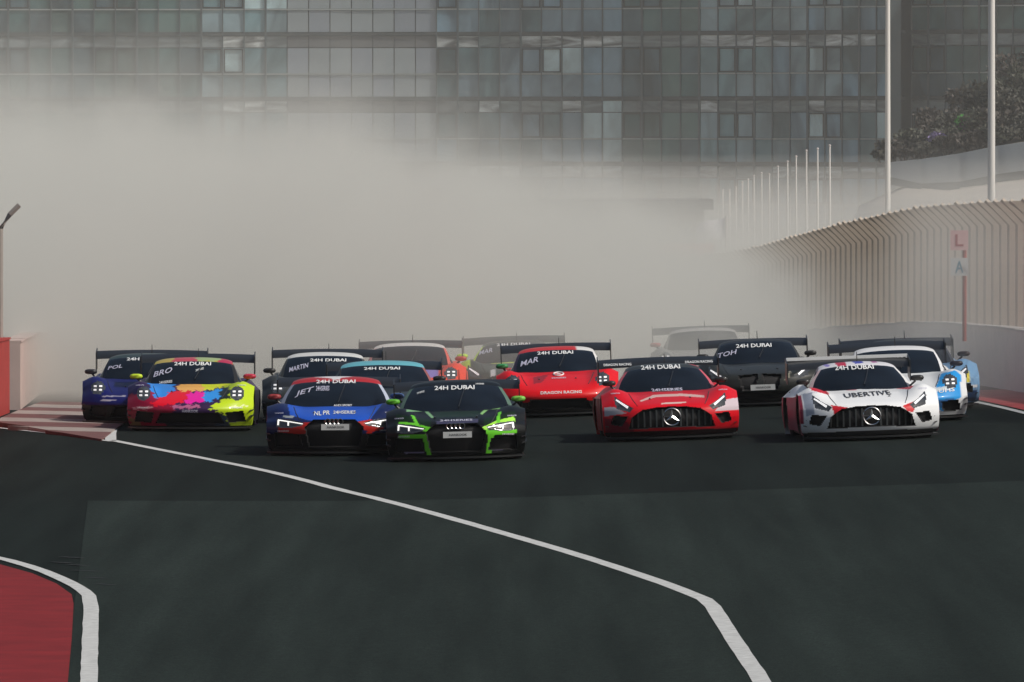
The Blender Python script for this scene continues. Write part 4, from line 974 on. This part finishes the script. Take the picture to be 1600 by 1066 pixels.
# planted slope behind the wall
crest = [(1378, 252), (1390, 246), (1430, 215), (1480, 190), (1540, 165), (1600, 130), (1760, 70)]
vv = []; xs_ = np.linspace(at(1384, 252, 474).x, at(1760, 70, 474).x, 30); ysb = np.linspace(471.5, 486, 6)
for j, y_ in enumerate(ysb):
    for x_ in xs_:
        pxx = 800+FPX*x_/474; zb = at(pxx, np.interp(pxx, [t_[0] for t_ in tops], [t_[1]+3 for t_ in tops]), 473).z; zc = at(pxx, np.interp(pxx, [c[0] for c in crest], [c[1]+22 for c in crest]), 480).z
        vv.append((x_, y_, zb+(max(zc, zb)-zb)*j/5))
ff = [(j*30+i, j*30+i+1, (j+1)*30+i+1, (j+1)*30+i) for j in range(5) for i in range(29)]
tag(link('planted_slope', mesh('planted_slope', vv, ff, mat('slope_soil', (.07, .06, .045), .95, noise=.3, nscale=1), True)), kind='structure')
SV = np.array(vv).reshape(6, 30, 3)
def slope_z(x, y):
    i = np.clip(np.interp(x, SV[0, :, 0], np.arange(30)), 0, 28.99); j = np.clip((y-471.5)/(14.5)*5, 0, 4.99)
    return SV[int(j), int(i), 2]*(1-(j-int(j)))+SV[min(5, int(j)+1), int(i), 2]*(j-int(j))
LEAFM = [mat('leaf_dark', (.055, .055, .042), .7, noise=.4, nscale=1.5), mat('leaf_brown', (.068, .058, .048), .7, noise=.4, nscale=1.5), mat('leaf_olive', (.06, .066, .044), .7, noise=.4, nscale=1.5)]
M_LIME = mat('leaf_bright', (.08, .40, .06), .6, noise=.3, nscale=3); M_PURP = mat('bract_purple', (.36, .28, .55), .7, noise=.2, nscale=3); M_BARK = mat('bark', (.07, .05, .035), .9)
def shrub(x, y, rx, rz_, lab, m, accent=None, trunk=.25, n=520):
    z = slope_z(x, y); root = empty('shrub', (x, y, z-.05)); tag(root, lab, 'shrub', 'shrubs on the ramp')
    rs = random.Random(int(x*97+y*13)); mb = MB()
    lobes = [(rs.uniform(-.6, .6)*rx, rs.uniform(-.5, .5)*rx, trunk+rz_*rs.uniform(.35, 1.35), rs.uniform(.35, .62)) for _ in range(9)]
    fr = MB()
    for k in range(n):
        l = rs.choice(lobes); a, b = rs.uniform(0, 2*math.pi), math.acos(rs.uniform(-1, 1)); r = rs.uniform(.45, 1.08)*l[3]
        p = Vector((l[0]+r*rx*math.sin(b)*math.cos(a), l[1]+r*rx*math.sin(b)*math.sin(a), max(.05, l[2]+r*rz_*.9*math.cos(b))))
        s_ = rs.uniform(.07, .17); u = Vector((rs.gauss(0, 1), rs.gauss(0, 1), rs.gauss(0, 1))).normalized(); q = u.cross(Vector((rs.gauss(0, 1), rs.gauss(0, 1), rs.gauss(0, 1)))).normalized()
        tgt = fr if (accent and (p-accent[1]).length < accent[2]) else mb
        tgt.add([p-u*s_, p+q*s_*.55, p+u*s_, p-q*s_*.55], [(0, 1, 2, 3)])
    mb.build('crown', m, root)
    if fr.v: fr.build('blossom', accent[0], root)
    tr = MB()
    for k in range(4):
        a = k*math.pi/2+rs.uniform(-.4, .4); tr.tube([(0, 0, -.2), (.1*math.cos(a), .1*math.sin(a), trunk*.6), (rx*.45*math.cos(a), rx*.45*math.sin(a), trunk+rz_*.8)], [.06, .05, .02], 5)
    tr.build('trunk', M_BARK, root)
sh = [(1392, 473, .8, .55), (1412, 473, .95, .6), (1430, 476, 1.1, .75), (1452, 474, 1.0, .75), (1468, 479, 1.25, 1.0), (1484, 474, .9, .7), (1502, 476, 1.2, .9), (1506, 482, 1.4, 1.2), (1530, 475, 1.2, .9), (1536, 482, 1.4, 1.2), (1562, 475, 1.3, 1.0), (1566, 481, 1.5, 1.3), (1592, 475, 1.3, 1.2), (1590, 482, 1.6, 1.7), (1618, 478, 1.7, 1.7), (1440, 472.6, .7, .4), (1515, 472.8, .8, .5), (1555, 472.8, .8, .5), (1600, 473, .9, .6), (1478, 472.6, .7, .45)]
wh = ['first', 'second', 'third', 'fourth', 'fifth', 'sixth', 'seventh', 'eighth', 'ninth', 'tenth', 'eleventh', 'twelfth', 'thirteenth', 'fourteenth', 'fifteenth', 'sixteenth', 'seventeenth', 'eighteenth', 'nineteenth', 'twentieth']
order = {k: r for r, k in enumerate(sorted(range(len(sh)), key=lambda k: sh[k][0]))}
for i, (px, y_, rx, rz_) in enumerate(sh):
    x_ = (px-800)*y_/FPX; acc = None; lab = '%s dark shrub from the left on the planted ramp' % wh[order[i]]
    if i == 3: acc = (M_PURP, Vector((.35, -.6, .75)), .55); lab = 'dark shrub with pale purple blossom on the planted ramp'
    if i == 6: acc = (M_LIME, Vector((.1, -.8, 1.1)), .50); lab = 'dark shrub with a bright green tuft on the planted ramp'
    shrub(x_, y_, rx, rz_, lab, LEAFM[i % 3], acc, n=1300)

# ------------------------------------------------------------------ dust cloud and haze
def volume_mat(name, build):
    m = bpy.data.materials.new(name); m.use_nodes = True; t = m.node_tree
    for n in list(t.nodes): t.nodes.remove(n)
    out = t.nodes.new('ShaderNodeOutputMaterial'); pv = t.nodes.new('ShaderNodeVolumePrincipled')
    t.links.new(pv.outputs[0], out.inputs['Volume']); build(t, pv); return m
def dust_nodes(t, pv):
    pv.inputs['Color'].default_value = (.884, .883, .834, 1); pv.inputs['Anisotropy'].default_value = 0.0
    tc = t.nodes.new('ShaderNodeTexCoord'); sx = t.nodes.new('ShaderNodeSeparateXYZ'); t.links.new(tc.outputs['Object'], sx.inputs[0])
    def M(op, a, b=None, c=None):
        n = t.nodes.new('ShaderNodeMath'); n.operation = op
        for i, q in enumerate((a, b, c)):
            if q is None: continue
            if isinstance(q, (int, float)): n.inputs[i].default_value = q
            else: t.links.new(q, n.inputs[i])
        return n.outputs[0]
    def R(v, a, b, c, d, mode='SMOOTHSTEP'):
        n = t.nodes.new('ShaderNodeMapRange'); n.interpolation_type = mode; t.links.new(v, n.inputs[0])
        for i, q in enumerate((a, b, c, d)):
            if isinstance(q, (int, float)): n.inputs[i+1].default_value = q
            else: t.links.new(q, n.inputs[i+1])
        return n.outputs[0]
    X, Yc, Z = sx.outputs[0], sx.outputs[1], sx.outputs[2]
    mp = t.nodes.new('ShaderNodeMapping'); mp.inputs['Scale'].default_value = (1, .35, 1); t.links.new(tc.outputs['Object'], mp.inputs[0])
    no = t.nodes.new('ShaderNodeTexNoise'); no.inputs['Scale'].default_value = .16; no.inputs['Detail'].default_value = 3.5; t.links.new(mp.outputs[0], no.inputs['Vector'])
    nz = M('SUBTRACT', no.outputs[0], .5)
    n3 = t.nodes.new('ShaderNodeTexNoise'); n3.inputs['Scale'].default_value = .62; n3.inputs['Detail'].default_value = 3; n3.inputs['Distortion'].default_value = .8; t.links.new(mp.outputs[0], n3.inputs['Vector'])
    XN = M('DIVIDE', X, M('DIVIDE', Yc, 180.))                         # drifts with the bend of the straight
    top = M('ADD', M('ADD', R(XN, -9, -3, 3.35, 2.95, 'LINEAR'), M('ADD', R(XN, -3, 1.2, 0, -1.3, 'LINEAR'), R(XN, 1.2, 6, 0, -1.35, 'LINEAR'))), M('ADD', M('MULTIPLY', nz, 4.0), M('MULTIPLY', M('SUBTRACT', n3.outputs[0], .5), 3.2)))
    hs = R(XN, -9, 6, .92, .55, 'LINEAR')
    hgt = M('MINIMUM', 1.0, M('POWER', 2.71828, M('DIVIDE', M('SUBTRACT', top, Z), hs)))
    ramp = R(Yc, 168, 195, 0, .115)
    side = R(XN, 2.2, 9.0, 1.0, .32)
    lside = M('MAXIMUM', R(XN, -9.5, -5.5, .2, 1.0), R(Yc, 171, 180, 0, 1.0))
    var = M('MAXIMUM', .12, M('ADD', 1.0, M('ADD', M('MULTIPLY', nz, 2.2), M('MULTIPLY', M('SUBTRACT', n3.outputs[0], .5), 2.2))))
    d = M('MULTIPLY', M('MULTIPLY', ramp, hgt), M('MULTIPLY', M('MULTIPLY', side, lside), var))
    wallside = M('MULTIPLY', M('MULTIPLY', R(XN, 6.2, 7.6, 0, .044), R(Yc, 160.5, 165, 0, 1.0)), M('MULTIPLY', R(Z, 2.4, 4.6, 1.0, 0), R(Yc, 178, 196, 1.0, 0)))
    d = M('ADD', M('MAXIMUM', d, 0.0), wallside)
    t.links.new(d, pv.inputs['Density'])
def boxvol(name, a, b, m, label):
    o_ = MB().box(a, b).build(name, m); tag(o_, label, None, None, 'stuff'); return o_
M_DUST = volume_mat('dust', dust_nodes)
boxvol('dust_cloud', (-30, 160, -6), (16, 262, 10.5), M_DUST, 'pale beige dust cloud rising behind the race cars')
def veil_nodes(sig):
    def f(t, pv):
        pv.inputs['Color'].default_value = (.88, .89, .86, 1); pv.inputs['Density'].default_value = sig
    return f
boxvol('dust_veil', (-120, 263, -6.0), (120, 548, 22), volume_mat('veil_high', veil_nodes(.00045)), 'thin high veil of dust in front of the glass building')
for q_, (zt_, sg_, lb_) in enumerate(((1.1, .0034, 'lowest bank of drifting dust over the far ground'), (1.9, .0026, 'second low bank of drifting dust before the flagpoles'), (2.7, .0020, 'third thin bank of dust around the flagpoles'), (3.4, .0013, 'highest thin bank of dust before the building foot'))):
    boxvol('dust_veil', (-119+q_, 264+q_, -5.9+q_*.1), (119-q_, 547-q_, zt_), volume_mat('veil_%d' % q_, veil_nodes(sg_)), lb_)
def haze_nodes(t, pv):
    pv.inputs['Color'].default_value = (.86, .88, .90, 1); pv.inputs['Density'].default_value = .00008; pv.inputs['Anisotropy'].default_value = .1
boxvol('haze', (-7000, -60, -8), (7000, 9100, 40), volume_mat('haze', haze_nodes), 'thin grey haze over the circuit')
